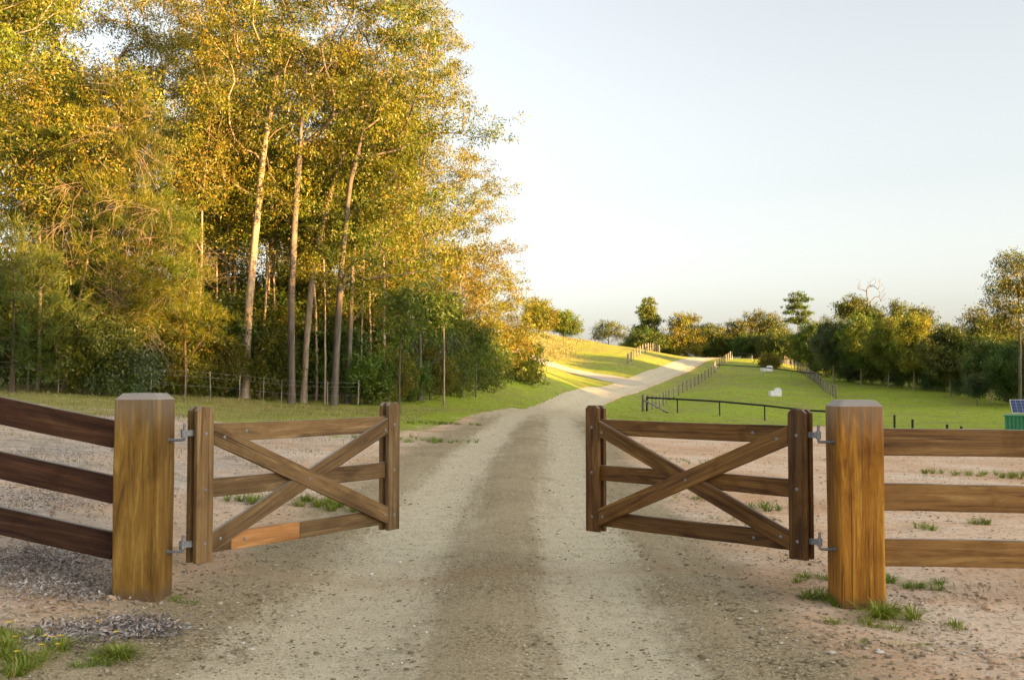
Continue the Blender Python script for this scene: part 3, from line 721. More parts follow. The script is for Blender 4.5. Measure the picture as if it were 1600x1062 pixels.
# --- the wood on the left, the trees one can pick out
gum(-60, 37, [(-50, 300), (-30, 60), (-10, -120)], [(10, 60, 75, 80), (20, 190, 65, 70), (0, 310, 60, 55), (70, -60, 80, 70), (60, 20, 60, 50), (-60, 100, 80, 120)],
    'bright yellow-green leafy gum at the left edge of the picture', 210, 150, leafm='leaf_gold', seed=21, droop=.7)
gum(178, 50, [(178, 300), (180, 120), (182, 100)], [(100, 15, 70, 45), (255, 35, 75, 50), (180, -40, 110, 60), (60, 90, 50, 45), (290, 110, 45, 60), (160, -120, 120, 60)],
    'tall gum with bare pale limbs forking in a V above the feathery she-oak', 170, 120, r=0.30, seed=22, up=0.7)
gum(246, 52, [(243, 420), (240, 230), (262, 80)], [(240, 90, 70, 60), (300, 160, 60, 60), (250, 240, 70, 60), (320, 40, 60, 60), (280, 330, 70, 50), (270, -60, 100, 60)],
    'gum with twin trunks showing between the she-oak and the pale trunk', 190, 130, r=0.3, seed=23)
gum(383, 43, [(388, 500), (400, 350), (411, 235), (432, 120), (440, 10)], [(420, 60, 75, 60), (355, 130, 65, 60), (480, 130, 60, 60), (330, 230, 55, 45), (420, -40, 110, 60), (340, 30, 60, 50)],
    'gum with the palest sunlit trunk, forking high above the left gate leaf', 200, 130, r=0.30, seed=24, up=0.7)
gum(456, 42.5, [(456, 500), (462, 330), (468, 220), (480, 90)], [(500, 60, 70, 60), (450, 190, 60, 55), (540, 150, 60, 50), (510, -50, 100, 60), (570, 50, 50, 60), (440, 300, 45, 35)],
    'gum with a dark straight grey trunk beside a leaning trunk', 190, 130, bark='bark_grey', r=0.27, seed=25, up=0.6)
gum(474, 44, [(478, 540), (492, 400), (520, 290), (560, 170)], [(590, 100, 70, 60), (540, 240, 60, 45), (620, 30, 60, 50), (600, 190, 55, 45), (560, -30, 90, 50)],
    'gum leaning to the right with a pale upper trunk close against the dark one', 180, 130, r=0.24, seed=26, up=.6)
gum(522, 43, [(524, 560), (532, 420), (545, 290), (570, 190)], [(640, 130, 60, 50), (600, 210, 70, 50), (690, 190, 55, 40), (745, 205, 40, 26), (650, 60, 45, 55), (655, 330, 60, 45, -2), (600, 400, 75, 40, -3), (690, 400, 45, 30, -2), (640, 0, 40, 40)],
    'spreading gum whose long dark limbs reach right over the grass', 240, 130, bark='bark_grey', r=0.27, seed=27, up=0.25)
gum(543, 45, [(545, 560), (552, 400), (572, 280)], [(580, 330, 60, 45), (520, 380, 55, 45), (620, 270, 50, 45), (560, 460, 50, 32), (500, 300, 40, 40)],
    'gum with a grey trunk and mid-height green foliage right of the leaning gum', 170, 130, bark='bark_grey', r=0.22, seed=28, leafm='leaf_oak', up=.4)
gum(640, 56, [(640, 480), (650, 330), (668, 180)], [(690, 130, 40, 50), (660, 40, 45, 60), (705, 270, 55, 42), (765, 290, 30, 22), (660, 340, 60, 50), (690, 60, 28, 30), (640, 230, 50, 50)],
    'tall gum forming the upper right edge of the wood against the sky', 240, 165, r=0.26, seed=29, leafm='leaf_gold', ls=(.16, .05))
gum(702, 66, [(702, 500), (706, 400), (722, 330)], [(740, 340, 42, 34), (785, 387, 26, 16), (720, 420, 60, 40), (760, 430, 42, 30), (690, 480, 55, 40), (740, 490, 50, 36)],
    'orange-lit gum standing behind the white-stemmed sapling', 210, 165, r=0.24, seed=30, leafm='leaf_gold', ls=(.17, .055), up=.4, spread=.55)
gum(776, 82, [(776, 530), (780, 470)], [(785, 460, 30, 34), (810, 480, 20, 18), (770, 520, 45, 35), (805, 520, 28, 30), (760, 560, 40, 30)],
    'lower gum at the far right end of the wood', 170, 120, r=0.22, seed=31, leafm='leaf_gold', ls=(.20, .062), spread=.6)
gum(806, 92, [(806, 570)], [(808, 560, 30, 32), (785, 575, 25, 28), (825, 572, 14, 24), (800, 535, 25, 20)],
    'golden-yellow sunlit bush at the end of the wood beside the side track', 150, 130, r=0.14, seed=32, leafm='leaf_gold', ls=(.30, .10), spread=.6, name='bush', cat='bush', bark='bark_brown')
gum(657, 50, [(657, 560), (656, 520)], [(655, 500, 36, 26), (680, 540, 26, 28), (640, 545, 24, 26), (668, 470, 30, 24)],
    'small tree with a stout grey trunk and blue-green leaves at the grass edge', 110, 110, bark='bark_grey', r=0.24, seed=33, leafm='leaf_blue', up=.3)

# she-oaks, feathery
def she_oak(u, d, trunk, lobes, label, n, per, seed, leafm='leaf_oak', r=.18, dead=0, **kw):
    b = on(u, d)
    return make_tree('she_oak', label, 'tree', b, TR(b, d, *trunk), LB(b, d, *lobes), n, per, (.27, .017), M[leafm], M['bark_brown'], r, seed,
                     spread=.27, flat=.55, droop=-0.75, kind='needle', up=.45, dead=dead, mind=.62, sub=6, **kw)
she_oak(165, 36, [(165, 450), (170, 280), (178, 180)], [(180, 165, 50, 36), (130, 230, 70, 45), (220, 240, 55, 45), (160, 320, 95, 55), (230, 350, 70, 50), (130, 410, 80, 45), (220, 440, 80, 50), (170, 500, 80, 40)],
        'large feathery she-oak with tangled pale dead twigs', 300, 300, 41, dead=800, r=.17)
she_oak(20, 33.5, [(20, 520), (22, 420)], [(10, 400, 40, 60), (60, 430, 45, 45), (20, 490, 60, 50), (90, 500, 45, 45), (-30, 450, 50, 70), (60, 550, 60, 30)],
        'dark green feathery she-oak low at the left edge', 220, 230, 42, leafm='leaf_dark', r=.14)
she_oak(290, 40, [(290, 540), (285, 470)], [(290, 430, 45, 40), (260, 480, 50, 40), (310, 500, 45, 40), (285, 380, 30, 30)],
        'small feathery green she-oak left of the palest trunk', 150, 220, 43, r=.11)

# prototypes for the trees deeper in the wood and the understorey
def proto_gum(seed, H, W, leafm, bark='bark_grey', n=150, per=130, low=.42, ls=(.22, .07), name='gum_tree', r=.22, lab='x'):
    rr = np.random.RandomState(seed); lobes = []
    for k in range(9):
        z = H * rr.uniform(low, .93); a = rr.uniform(0, 6.28); q = W * rr.uniform(.15, .6) * (1.15 - .5 * (z / H))
        lobes.append((q * math.cos(a), q * math.sin(a), z, W * rr.uniform(.25, .4), W * rr.uniform(.25, .4), H * rr.uniform(.06, .1)))
    lean = rr.normal(0, .6, 2)
    return make_tree(name, lab, 'tree', (0, 0, 0), [np.array([0, 0, -.3]), np.array([lean[0] * .4, lean[1] * .4, H * .4]), np.array([lean[0], lean[1], H * .85])], lobes,
                     n, per, ls, M[leafm], M[bark], r, seed, spread=.65, **GUM)
deep = 'slender tall gum deep in the wood behind the front row of trunks'
DG = 'gums deep in the left wood'
pa = proto_gum(61, 21, 3.6, 'leaf_gum', lab=deep); pb = proto_gum(62, 19, 3.4, 'leaf_gold', 'bark_pale', lab=deep); pc = proto_gum(63, 17, 3.8, 'leaf_oak', 'bark_brown', low=.25, lab=deep)
spots = [(20, 48, 0), (85, 56, 1), (130, 64, 2), (215, 60, 0), (310, 54, 1), (335, 64, 2), (365, 56, 0), (425, 57, 1), (440, 70, 2), (505, 56, 0), (560, 60, 1), (590, 53, 2), (575, 72, 0), (620, 68, 1), (665, 76, 2), (-60, 58, 0), (-120, 46, 1), (270, 74, 1), (60, 72, 0), (160, 80, 1), (690, 88, 2), (480, 82, 1), (390, 80, 0), (735, 92, 2)]
used = set(); rg = np.random.RandomState(3)
for u, d, k in spots:
    src = (pa, pb, pc)[k]; b = on(u, d); s = rg.uniform(.85, 1.15)
    if u > 600: s *= np.clip(1.0 - (u - 600) / 260., .45, 1)
    if k not in used:
        used.add(k); o = src; o.location = tuple(b); o.rotation_euler[2] = rg.uniform(0, 6.28); o.scale = (s, s, s)
    else: o = copy_tree(src, b, rg.uniform(0, 6.28), s)
    o['group'] = DG; o['label'] = deep

ORD = 'first second third fourth fifth sixth seventh eighth ninth tenth eleventh twelfth thirteenth fourteenth fifteenth sixteenth seventeenth eighteenth nineteenth twentieth twenty-first twenty-second twenty-third twenty-fourth'.split()
def number(objs, text):
    """tell look-alikes in a row apart by their order from the left as seen"""
    for k, o in zip(ORD, sorted(objs, key=lambda q: q.location[0] / q.location[1])): o['label'] = text % k
rr_ = np.random.RandomState(66)
slim = make_tree('young_gum', 'slim pole-like young gum standing among the big trunks of the left wood', 'tree', (0, 0, 0), [np.array([0, 0, -.3]), np.array([.15, 0, 4.0]), np.array([.1, .1, 8.0]), np.array([.5, .1, 12.0])],
    [(0, 0, 9, 1.4, 1.4, 1.6), (.6, .2, 11.5, 1.2, 1.2, 1.2), (-.8, -.3, 7.2, .9, .9, .8)], 60, 190, (.15, .048), M['leaf_gum'], M['bark_pale'], .10, 66, group='slim young gums in the left wood', spread=.42, mind=.6, sub=7, flat=.5, up=.5)
slim.location = tuple(on(306, 42)); slims = [slim]
for i, (u, d) in enumerate(((336, 45), (372, 46), (404, 44.5), (432, 47), (494, 45.5), (507, 44), (562, 46), (580, 48), (598, 46), (634, 52), (98, 36), (60, 35.5), (422, 51), (535, 50))):
    o = copy_tree(slim, on(u, d), rr_.uniform(0, 6.28), rr_.uniform(.75, 1.2), sz=rr_.uniform(.8, 1.25) * (1 if u < 600 else .7)); o.rotation_euler[0] = rr_.normal(0, .035); o.rotation_euler[1] = rr_.normal(0, .035); slims.append(o)
number(slims, 'slim pole-like young gum, %s from the left among the slim trunks of the wood')
def proto_shrub(seed, H, W, leafm, lab, n=90, per=130, ls=(.16, .07), name='shrub'):
    rr = np.random.RandomState(seed); lobes = []
    for k in range(7):
        a = rr.uniform(0, 6.28); q = W * rr.uniform(0, .5)
        lobes.append((q * math.cos(a), q * math.sin(a), H * rr.uniform(.25, .8), W * .35, W * .35, H * .2))
    return make_tree(name, lab, 'shrub', (0, 0, 0), [np.array([0, 0, -.2]), np.array([.05, 0, H * .3]), np.array([0, .1, H * .55])], lobes, n, per, ls, M[leafm], M['bark_brown'], .07, seed, spread=.4, flat=.8, up=.4, mind=.3)
ul = 'leafy shrub deep in the shade between the trunks of the left wood'
UG = 'shrubs under the left wood'
sh = [proto_shrub(71, 3.4, 2.4, 'leaf_dark', ul), proto_shrub(72, 3.0, 2.2, 'leaf_wattle', ul), proto_shrub(73, 4.2, 2.6, 'leaf_oak', ul), proto_shrub(74, 3.2, 2.2, 'leaf_blue', ul)]
SL = {(318, 41.2): 'low yellow-green bush between the small she-oak and the palest trunk', (348, 41.8): 'low olive bush just left of the palest trunk', (402, 42.6): 'low yellow-green bush at the right foot of the palest trunk', (425, 43.2): 'low olive bush midway between the palest and the dark trunk', (438, 42.2): 'smallest bush at the left foot of the dark straight trunk', (492, 42.6): 'low olive bush at the foot of the leaning gum', (505, 43.4): 'low yellow-green bush left of the spreading gum trunk', (560, 43.6): 'low olive bush right of the grey-trunked gum', (582, 44.6): 'yellow-green bush behind the free end of the left gate', (604, 45.5): 'olive bush just left of the dark-stemmed sapling', (640, 48): 'yellow-green bush left of the stout grey trunk', (672, 51): 'olive bush between the stout grey trunk and the white-stemmed sapling', (705, 55): 'yellow-green bush just right of the white-stemmed sapling', (722, 60): 'olive bush left of the thin grey sapling', (372, 42.4): 'small olive bush touching the palest trunk on its left', (270, 40.5): 'low olive bush under the right side of the large she-oak', (-30, 36): 'dark shrub at the far left below the low she-oak', (110, 38): 'dark leafy shrub just right of the low dark she-oak', (60, 40): 'olive shrub behind the low dark she-oak', (150, 41): 'tall dark shrub under the large feathery she-oak', (195, 39.5): 'blue-green shrub directly above the brown gate post', (232, 41): 'yellow-green shrub right of the brown gate post top', (262, 42): 'yellow-green shrub beside the small feathery she-oak', (300, 44): 'dark shrub under the small feathery she-oak', (335, 43.5): 'yellow-green shrub left of the palest trunk', (360, 47): 'dark shrub behind the palest trunk', (420, 46): 'olive shrub between the palest trunk and the dark straight trunk', (440, 50): 'yellow-green shrub just behind the dark straight trunk', (500, 47): 'dark shrub between the leaning gum and the spreading gum', (540, 50): 'olive shrub behind the spreading gum trunk', (575, 50): 'dark shrub right of the spreading gum trunk', (600, 55): 'yellow-green shrub left of the dark-stemmed sapling', (625, 58): 'blue-green shrub behind the dark-stemmed sapling', (690, 57): 'dark shrub behind the white-stemmed sapling', (710, 62): 'olive shrub right of the white-stemmed sapling', (735, 66): 'dark shrub behind the thin grey sapling', (755, 72): 'yellow-green shrub right of the thin grey sapling', (775, 80): 'dark shrub against the golden bush at the end of the wood', (165, 34.6): 'low dark shrub in front of the large feathery she-oak trunk', (190, 34.9): 'low blue-green shrub in front of the large she-oak', (130, 34.6): 'low olive shrub in front of the large she-oak'}
used = set()
sspots = [(-30, 36, 0, 1.1), (110, 38, 0, 1.2), (60, 40, 2, 1.2), (150, 41, 0, 1.3), (195, 39.5, 3, 1.0), (232, 41, 1, 1.3), (262, 42, 1, 1.1), (300, 44, 0, 1.2), (335, 43.5, 1, 1.0), (360, 47, 0, 1.3), (420, 46, 2, 1.0), (405, 50, 0, 1.4), (440, 50, 1, 1.2), (500, 47, 0, 1.1), (540, 50, 2, 1.1), (575, 50, 0, 1.0), (600, 55, 1, 1.2), (625, 58, 3, 1.0), (560, 58, 0, 1.4), (690, 57, 0, 1.1), (710, 62, 2, 1.1), (735, 66, 0, 1.2), (318, 41.2, 1, 0.55), (348, 41.8, 2, 0.60), (425, 43.2, 2, 0.70), (582, 44.6, 1, 0.70), (604, 45.5, 2, 0.60), (640, 48.0, 1, 0.60), (672, 51.0, 2, 0.60), (705, 55.0, 1, 0.70), (722, 60.0, 2, 0.70), (270, 40.5, 2, 0.60), (165, 34.6, 0, .75), (190, 34.9, 3, .6), (130, 34.6, 2, .6), (675, 64, 2, 1.3), (755, 72, 1, 1.2), (775, 80, 0, 1.0), (480, 58, 2, 1.6), (340, 58, 2, 1.6), (220, 52, 0, 1.6), (100, 50, 0, 1.7), (10, 44, 2, 1.4), (650, 72, 0, 1.6), (520, 66, 0, 1.8), (420, 66, 0, 1.8), (300, 66, 0, 1.9), (160, 60, 2, 1.8), (600, 70, 2, 1.8)]
for u, d, k, s in sspots:
    b = on(u, d)
    if k not in used: used.add(k); o = sh[k]; o.location = tuple(b); o.scale = (s, s, s)
    else: o = copy_tree(sh[k], b, rg.uniform(0, 6.28), s)
    o['group'] = UG; o['label'] = SL.get((u, d), ul)

uw = []
wl2 = 'dark shrub among the trunks along the upper edge of the meadow'
for u, vb, k, q in ((1256, 579, 0, 1.1), (1275, 586, 1, 1.0), (1292, 591, 0, 1.2), (1318, 597, 0, 1.2), (1335, 599, 3, 1.0), (1362, 600, 0, 1.3), (1378, 602, 0, 1.1), (1405, 604, 3, 1.2), (1420, 606, 0, 1.3), (1445, 609, 0, 1.2), (1462, 612, 3, 1.0), (1475, 613, 0, 1.3), (1500, 617, 0, 1.3), (1515, 620, 3, 1.0), (1535, 624, 0, 1.2), (1560, 628, 0, 1.2), (1580, 633, 3, 1.0), (1605, 636, 0, 1.3)):
    p = G(u, vb, lo=92); p = on(u, float(p[1]) + 1.5); o = copy_tree(sh[k], p, rg.uniform(0, 6.28), q * .9, wl2, 'shrubs under the wattle row'); uw.append(o)
number(uw, 'dark shrub among the trunks at the meadow edge, %s from the paddock fence')
# young saplings standing in the grass
def sapling(u, d, vtop, r, bark, lobes, label, seed, lean=0, leafm='leaf_wattle'):
    b = on(u, d); 
    return make_tree('sapling', label, 'sapling', b, TR(b, d, (u + lean * .5, (vtop + 630) / 2), (u + lean, vtop)), LB(b, d, *lobes), 26, 70, (.20, .06), M[leafm], M[bark], r, seed, spread=.3, up=.8, mind=.2)
sapling(624, 38, 500, .075, 'bark_brown', [(632, 480, 30, 26), (625, 520, 20, 16)], 'dark-stemmed sapling right behind the free end of the left gate leaf', 81, 3)
sapling(694, 47, 478, .085, 'bark_pale', [(694, 480, 20, 20), (684, 505, 14, 16)], 'slim white-stemmed sapling standing alone in the grass', 82, -2)
sapling(743, 58, 520, .075, 'bark_grey', [(742, 525, 20, 18), (752, 545, 12, 10)], 'thin grey sapling furthest along the grass before the yellow bush', 83, 2)

# --- distant trees
def far_tree(u, d, vb, trunk, lobes, label, n, per, leafm, ls, seed, r=.25, name='gum_tree', spread=.7, bark='bark_grey', **kw):
    b = on(u, d)
    return make_tree(name, label, 'tree', b, TR(b, d, *trunk), LB(b, d, *lobes), n, per, ls, M[leafm], M[bark], r, seed, spread=spread, **kw)
LF = (.34, .115)
far_tree(842, 192, 0, [(842, 505)], [(842, 490, 20, 22), (830, 500, 12, 14), (853, 502, 12, 14)], 'rounded orange-lit gum on the rise above the side track', 120, 150, 'leaf_gold', LF, 101)
far_tree(880, 195, 0, [(880, 515)], [(878, 503, 16, 15), (893, 511, 12, 9)], 'low dark green tree right of the orange gum on the rise', 100, 150, 'leaf_wattle', LF, 102)
far_tree(951, 225, 0, [(951, 530), (951, 520)], [(951, 513, 24, 10), (940, 522, 14, 8), (965, 522, 14, 8)], 'flat-topped umbrella-shaped gum alone on the skyline', 60, 90, 'leaf_olive', LF, 103, up=.6)
far_tree(1072, 200, 0, [(1072, 530), (1070, 515)], [(1070, 507, 24, 16), (1058, 530, 20, 16), (1085, 532, 16, 20), (1070, 548, 26, 12)], 'golden gum beside the top of the drive', 150, 140, 'leaf_gold', LF, 104, bark='bark_pale')
far_tree(1103, 212, 0, [(1103, 530)], [(1102, 518, 9, 12), (1105, 535, 12, 14)], 'narrow dark gum behind the crest of the drive', 60, 130, 'leaf_dark', LF, 105)
far_tree(1122, 205, 0, [(1122, 540), (1124, 525)], [(1120, 518, 18, 8), (1132, 528, 14, 10), (1116, 545, 14, 10)], 'airy thin-crowned gum just right of the drive crest', 60, 90, 'leaf_gold', LF, 106)
far_tree(1178, 205, 0, [(1178, 540), (1180, 515)], [(1190, 500, 30, 13), (1160, 515, 24, 16), (1205, 520, 24, 22), (1150, 535, 18, 18), (1185, 540, 34, 20)], 'broad dark-crowned gum behind the top of the paddock', 220, 140, 'leaf_olive', LF, 107, r=.35)
far_tree(1340, 165, 0, [(1340, 520), (1340, 495)], [(1332, 484, 20, 14), (1350, 490, 16, 10), (1365, 500, 16, 12)], 'round crown rising at the foot of the dead tree', 110, 130, 'leaf_olive', LF, 108)
far_tree(1403, 165, 0, [(1403, 500)], [(1402, 482, 7, 8), (1404, 496, 11, 10)], 'small pointed treetop right of the dead tree', 50, 120, 'leaf_dark', LF, 109)
far_tree(1436, 160, 0, [(1436, 510)], [(1434, 490, 10, 9), (1440, 502, 13, 10)], 'second small treetop right of the dead tree', 60, 120, 'leaf_olive', LF, 110)
far_tree(1592, 92, 0, [(1594, 540), (1592, 460), (1588, 420)], [(1588, 415, 22, 14), (1570, 445, 18, 12), (1560, 468, 18, 9), (1605, 450, 22, 20), (1585, 490, 22, 14), (1575, 510, 20, 10)],
         'tall airy gum with a bare pale trunk at the right edge', 130, 100, 'leaf_olive', (.26, .085), 111, r=.26, bark='bark_grey', up=.5)
far_tree(1540, 128, 0, [(1540, 530), (1538, 510)], [(1524, 496, 14, 8), (1545, 505, 20, 12), (1535, 525, 26, 16), (1568, 530, 24, 18)], 'gum with wispy top between the yellow wattle and the tall airy gum', 110, 120, 'leaf_olive', (.34, .11), 112)

far_tree(1013, 205, 0, [(1013, 520), (1013, 468)], [(1013, 474, 6, 9), (1010, 488, 12, 9), (1016, 501, 16, 9), (1009, 515, 17, 9), (1017, 529, 18, 10)], 'tall conical hoop pine on the skyline above the drive', 130, 130, 'leaf_wattle', (.40, .13), 121, name='pine_tree', up=.1, flat=.5, spread=.55, droop=-.2)
far_tree(1247, 190, 0, [(1247, 500), (1247, 460)], [(1247, 461, 8, 2.5), (1239, 470, 9, 2.5), (1255, 469, 9, 2.5), (1246, 480, 14, 3), (1236, 489, 9, 3), (1258, 491, 12, 3.5), (1247, 502, 18, 4)], 'pine with layered upswept branches left of the dead tree', 75, 100, 'leaf_dark', (.36, .11), 122, name='pine_tree', up=-.1, flat=.35, spread=.5, droop=-.6)

def dead_tree(u, d, vtop, label, seed):
    b = on(u, d); r = np.random.RandomState(seed)
    tr_ = TR(b, d, (1358, 520), (1356, 470), (1354, 455)); lobes = LB(b, d, (1360, 440, 18, 11), (1378, 458, 12, 13), (1343, 443, 9, 13))
    g = empty('dead_tree', tuple(b)); tag(g, label, 'tree'); att = sample_lobes(lobes, 34, r, .5); N, par, cnt = skeleton(tr_, att, seed, .5, .6)
    link('trunk', wood_mesh('trunk', N, par, cnt, .34, M['bark_grey'], rmin=.048), g)
dead_tree(1358, 165, 432, 'bare dead tree with twisted branches above the tree line', 123)

# wattle row along the meadow
wl_ = ['tree in the dense dark-green row along the meadow']
def wattle(u, vb, vtop, w, label, leafm, seed, n=150):
    d = float(G(u, vb, lo=92)[1]); b = on(u, d); hb = P(u, vtop, d)[2]; m = vtop
    k = d / F; H = (hb - b[2]) / k
    return far_tree(u, d, 0, [(u, m + H * .55), (u + 3, m + H * .35)], [(u, m + H * .18, w * .6, H * .17), (u - w * .5, m + H * .38, w * .55, H * .2), (u + w * .5, m + H * .36, w * .55, H * .2), (u, m + H * .55, w * .8, H * .16)],
                    label, n, 175, leafm, (.24, .085), seed, r=.14, name='wattle_tree', spread=.55, bark='bark_pale', up=.7)
wattle(1268, 583, 505, 28, 'green wattle at the left end of the row by the paddock fence', 'leaf_wattle', 131)
wattle(1302, 599, 497, 30, 'grey-green wattle second along the row from the paddock fence', 'leaf_blue', 132)
wattle(1345, 602, 492, 30, 'dark green wattle third along the row, below the dead tree', 'leaf_wattle', 133)
wattle(1388, 606, 494, 30, 'wattle fourth along the row with a golden top', 'leaf_wattle', 134)
wattle(1428, 610, 493, 28, 'bright yellow-topped wattle in the middle of the row', 'leaf_gold', 135)
wattle(1484, 620, 510, 42, 'broad dark wattle with a golden right shoulder', 'leaf_olive', 136, 190)
wattle(1548, 628, 535, 34, 'dark green tree at the right end of the row behind the sapling', 'leaf_dark', 137)
wattle(1585, 634, 540, 30, 'dark low tree under the tall airy gum', 'leaf_dark', 138)
wattle(1630, 640, 530, 34, 'dark tree cut off by the right edge of the picture', 'leaf_dark', 139)
wp1 = wattle(1290, 586, 505, 40, 'x', 'leaf_wattle', 140); wp1['label'] = 'dark tree filling the gaps behind the front wattles'; wp1['group'] = 'trees behind the wattle row'; bk = [wp1]
for u, d, s in ((1325, 152, 1.0), (1370, 150, 1.0), (1412, 146, 1.0), (1455, 142, .95), (1505, 135, .9), (1530, 124, .85), (1570, 122, .9), (1610, 116, .9)):
    bk.append(copy_tree(wp1, on(u, d), rg.uniform(0, 6.28), s))
number(bk, 'green tree filling the gaps behind the wattle row, %s from the left')
far_tree(1526, float(G(1526, 634, lo=80)[1]), 0, [(1526, 615), (1526, 600)], [(1525, 596, 10, 10), (1530, 608, 9, 9), (1518, 606, 7, 8)], 'pale blue-green young tree at the meadow edge in front of the dark row', 50, 90, 'leaf_blue', (.2, .07), 151, r=.06, spread=.35, mind=.3, name='young_tree')
far_tree(1203, 160, 0, [(1203, 575)], [(1203, 562, 11, 9), (1197, 568, 8, 7), (1210, 566, 8, 7)], 'bright yellow bush at the top of the paddock', 60, 110, 'leaf_gold', (.32, .12), 152, name='bush', spread=.5, r=.07)
bs = far_tree(1010, 198, 0, [(1010, 540)], [(1000, 532, 18, 12), (1022, 535, 18, 12), (1010, 525, 14, 8)], 'x', 110, 140, 'leaf_dark', LF, 153, name='bush')
BG_ = 'dark bushes along the far crest'
bs['label'] = 'dark bush along the far crest behind the drive and paddock'; bs['group'] = BG_; cb = [bs]
for u, d, s in ((1035, 205, 1.0), (905, 215, .8), (985, 215, .9), (1110, 215, 1.1), (1135, 205, 1.1), (1160, 200, 1.0), (1215, 190, 1.2), (1235, 192, 1.1), (1180, 196, 1.0), (1252, 186, 1.2), (925, 225, .8), (870, 225, .9)):
    cb.append(copy_tree(bs, on(u, d), rg.uniform(0, 6.28), s))
number(cb, 'dark low bush along the far crest, %s from the left')

# unseen mass of leaf cards, added out of frame to the right to shade the foreground
def shade_wood():
    r = np.random.RandomState(9); n = 56000
    q = r.uniform(-130, 300, n); off = 110 + r.normal(0, 5.0, n); sa, ca = math.sin(SUN_AZ), math.cos(SUN_AZ)
    top = 20.0 + 1.2 * np.sin(q * .17) + 0.9 * np.sin(q * .41 + 1) + 0.8 * np.sin(q * 1.1) - 0.6 * sstep(90, 125, q)
    z = -4 + (top + 4) * r.uniform(0, 1, n) ** .9
    pts = np.stack([off * sa + q * ca, -off * ca + q * sa, z], 1)
    me = leaves_mesh('wood', pts, 3.0, 1.9, M['leaf_dark'], 5, .3)
    tag(link('wood', me), 'unseen leaf mass added beyond the right of the view to shade the foreground', 'wood', kind='stuff')
shade_wood()

# ------------------------------------------------------------------ far fences
def post_line(name, label, pts, hgt, r, mat, rails=(), railmat=None, railr=.02, extra=None, sides=6):
    """posts at ground points; rails: heights above ground along all posts"""
    g = empty(name, tuple(pts[0])); tag(g, label, 'fence'); o0 = np.array(pts[0])
    V, Fc = tube_pts([(0, 0, -.3), (0, 0, .5), (0, 0, 1.0)], r, sides)
    V = np.concatenate([V, [[0, 0, 1.012]]]); top = len(V) - 1; k0 = 2 * sides
    me = bpy.data.meshes.new('post'); me.from_pydata(V.tolist(), [], [list(map(int, f)) for f in Fc] + [[k0 + i, k0 + (i + 1) % sides, top] for i in range(sides)]); me.materials.append(mat)
    for i, p in enumerate(pts):
        o = link('post', me, g); o.location = tuple(np.array(p) - o0); big = 1.35 if i in (0, len(pts) - 1) else 1.0
        o.scale = (big, big, hgt * (1.06 if big > 1 else rg.uniform(.95, 1.04))); o.rotation_euler = (rg.normal(0, .015), rg.normal(0, .015), 0)
    for hh in rails:
        tube('wire' if railr < .03 else 'rail', np.array([np.array(p) + (0, 0, hh) for p in pts]) - o0, railr, railmat, g, 5)
    if extra: extra(g, o0)
    return g
def between(a, b, n): return [np.array([a[0] + (b[0] - a[0]) * q, a[1] + (b[1] - a[1]) * q, 0]) for q in np.linspace(0, 1, n)]
def ground_line(ws):
    return [np.array([p[0], p[1], h1(p[0], p[1])]) for p in ws]
corner = on(1004, 85)
c2 = on(1045, 118); c3 = on(1091, 138); c4 = on(1116, 152); c5 = on(1141, 172)
westl = ground_line(between(corner, c2, 8)[:-1] + between(c2, c3, 8)[:-1] + between(c3, c4, 6))
def strut(g, o0):
    a = corner + np.array([0.1, 0, .95]) - o0; b = on(1043, 82) - o0 + np.array([0, 0, .05]); tube('strut', [a, (a + b) / 2, b], .07, M['post_grey'], g, 6)
post_line('wire_fence', 'grey timber post and wire fence climbing beside the drive', westl, 1.3, .085, M['post_grey'], (.35, .75, 1.15), M['wire'], .014, strut)
post_line('wire_fence', 'close-set grey posts at the top corner of the paddock', ground_line(between(on(1117, 154), c5, 8)), 1.35, .08, M['post_grey'], (.35, .75, 1.15), M['wire'], .016)
post_line('rail_fence', 'black top-rail fence across the near end of the paddock', ground_line(between(corner + np.array([.3, -.1, 0]), on(1058, 83), 2)[:1] + [on(1058, 83), on(1124, 81), on(1194, 79), on(1262, 77), on(1330, 75)]), 1.15, .055, M['black'], (1.14,), M['black'], .075)
post_line('rail_fence', 'second black top-rail fence crossing the middle of the paddock', ground_line([on(1119, 152), on(1150, 150), on(1192, 146), on(1236, 142), on(1280, 138)]), 1.2, .04, M['wire'], (1.18,), M['black'], .065)
post_line('rail_fence', 'black top-rail fence furthest up the paddock', ground_line([on(1144, 174), on(1175, 172), on(1205, 170), on(1232, 168)]), 1.2, .045, M['wire'], (1.18,), M['black'], .055)
e_ = [on(1226, 180), G(1246, 580, lo=92), G(1262, 589, lo=92), G(1279, 602, lo=92), G(1306, 622, lo=92)]
post_line('wire_fence', 'grey post fence down the right side of the paddock to the meadow', ground_line(between(e_[0], e_[1], 6)[:-1] + between(e_[1], e_[2], 7)[:-1] + between(e_[2], e_[3], 9)[:-1] + between(e_[3], e_[4], 8)), 1.35, .085, M['post_grey'], (.4, .8, 1.3), M['post_grey'], .035)
post_line('wire_fence', 'short fence of grey posts on the grassy rise left of the drive', ground_line(between(on(981, 150), on(1030, 190), 13)), 1.45, .11, M['post_grey'], (.5, 1.0), M['wire'], .016)
sp_ = ground_line([on(1350, 72), on(1396, 62), on(1424, 57), on(1478, 53), on(1500, 51)])
sg = post_line('wire_fence', 'row of dark stub posts on the meadow behind the golden post', sp_, 1.0, .065, M['black'], (), M['wire'], .006)
for o, vt, (u, d) in zip([c for c in sg.children if c.name.startswith('post')], (626, 648, 655, 663, 667), ((1350, 72), (1396, 62), (1424, 57), (1478, 53), (1500, 51))):
    o.scale = (1, 1, max(.3, P(u, vt, d)[2] - h1(*on(u, d)[:2])))
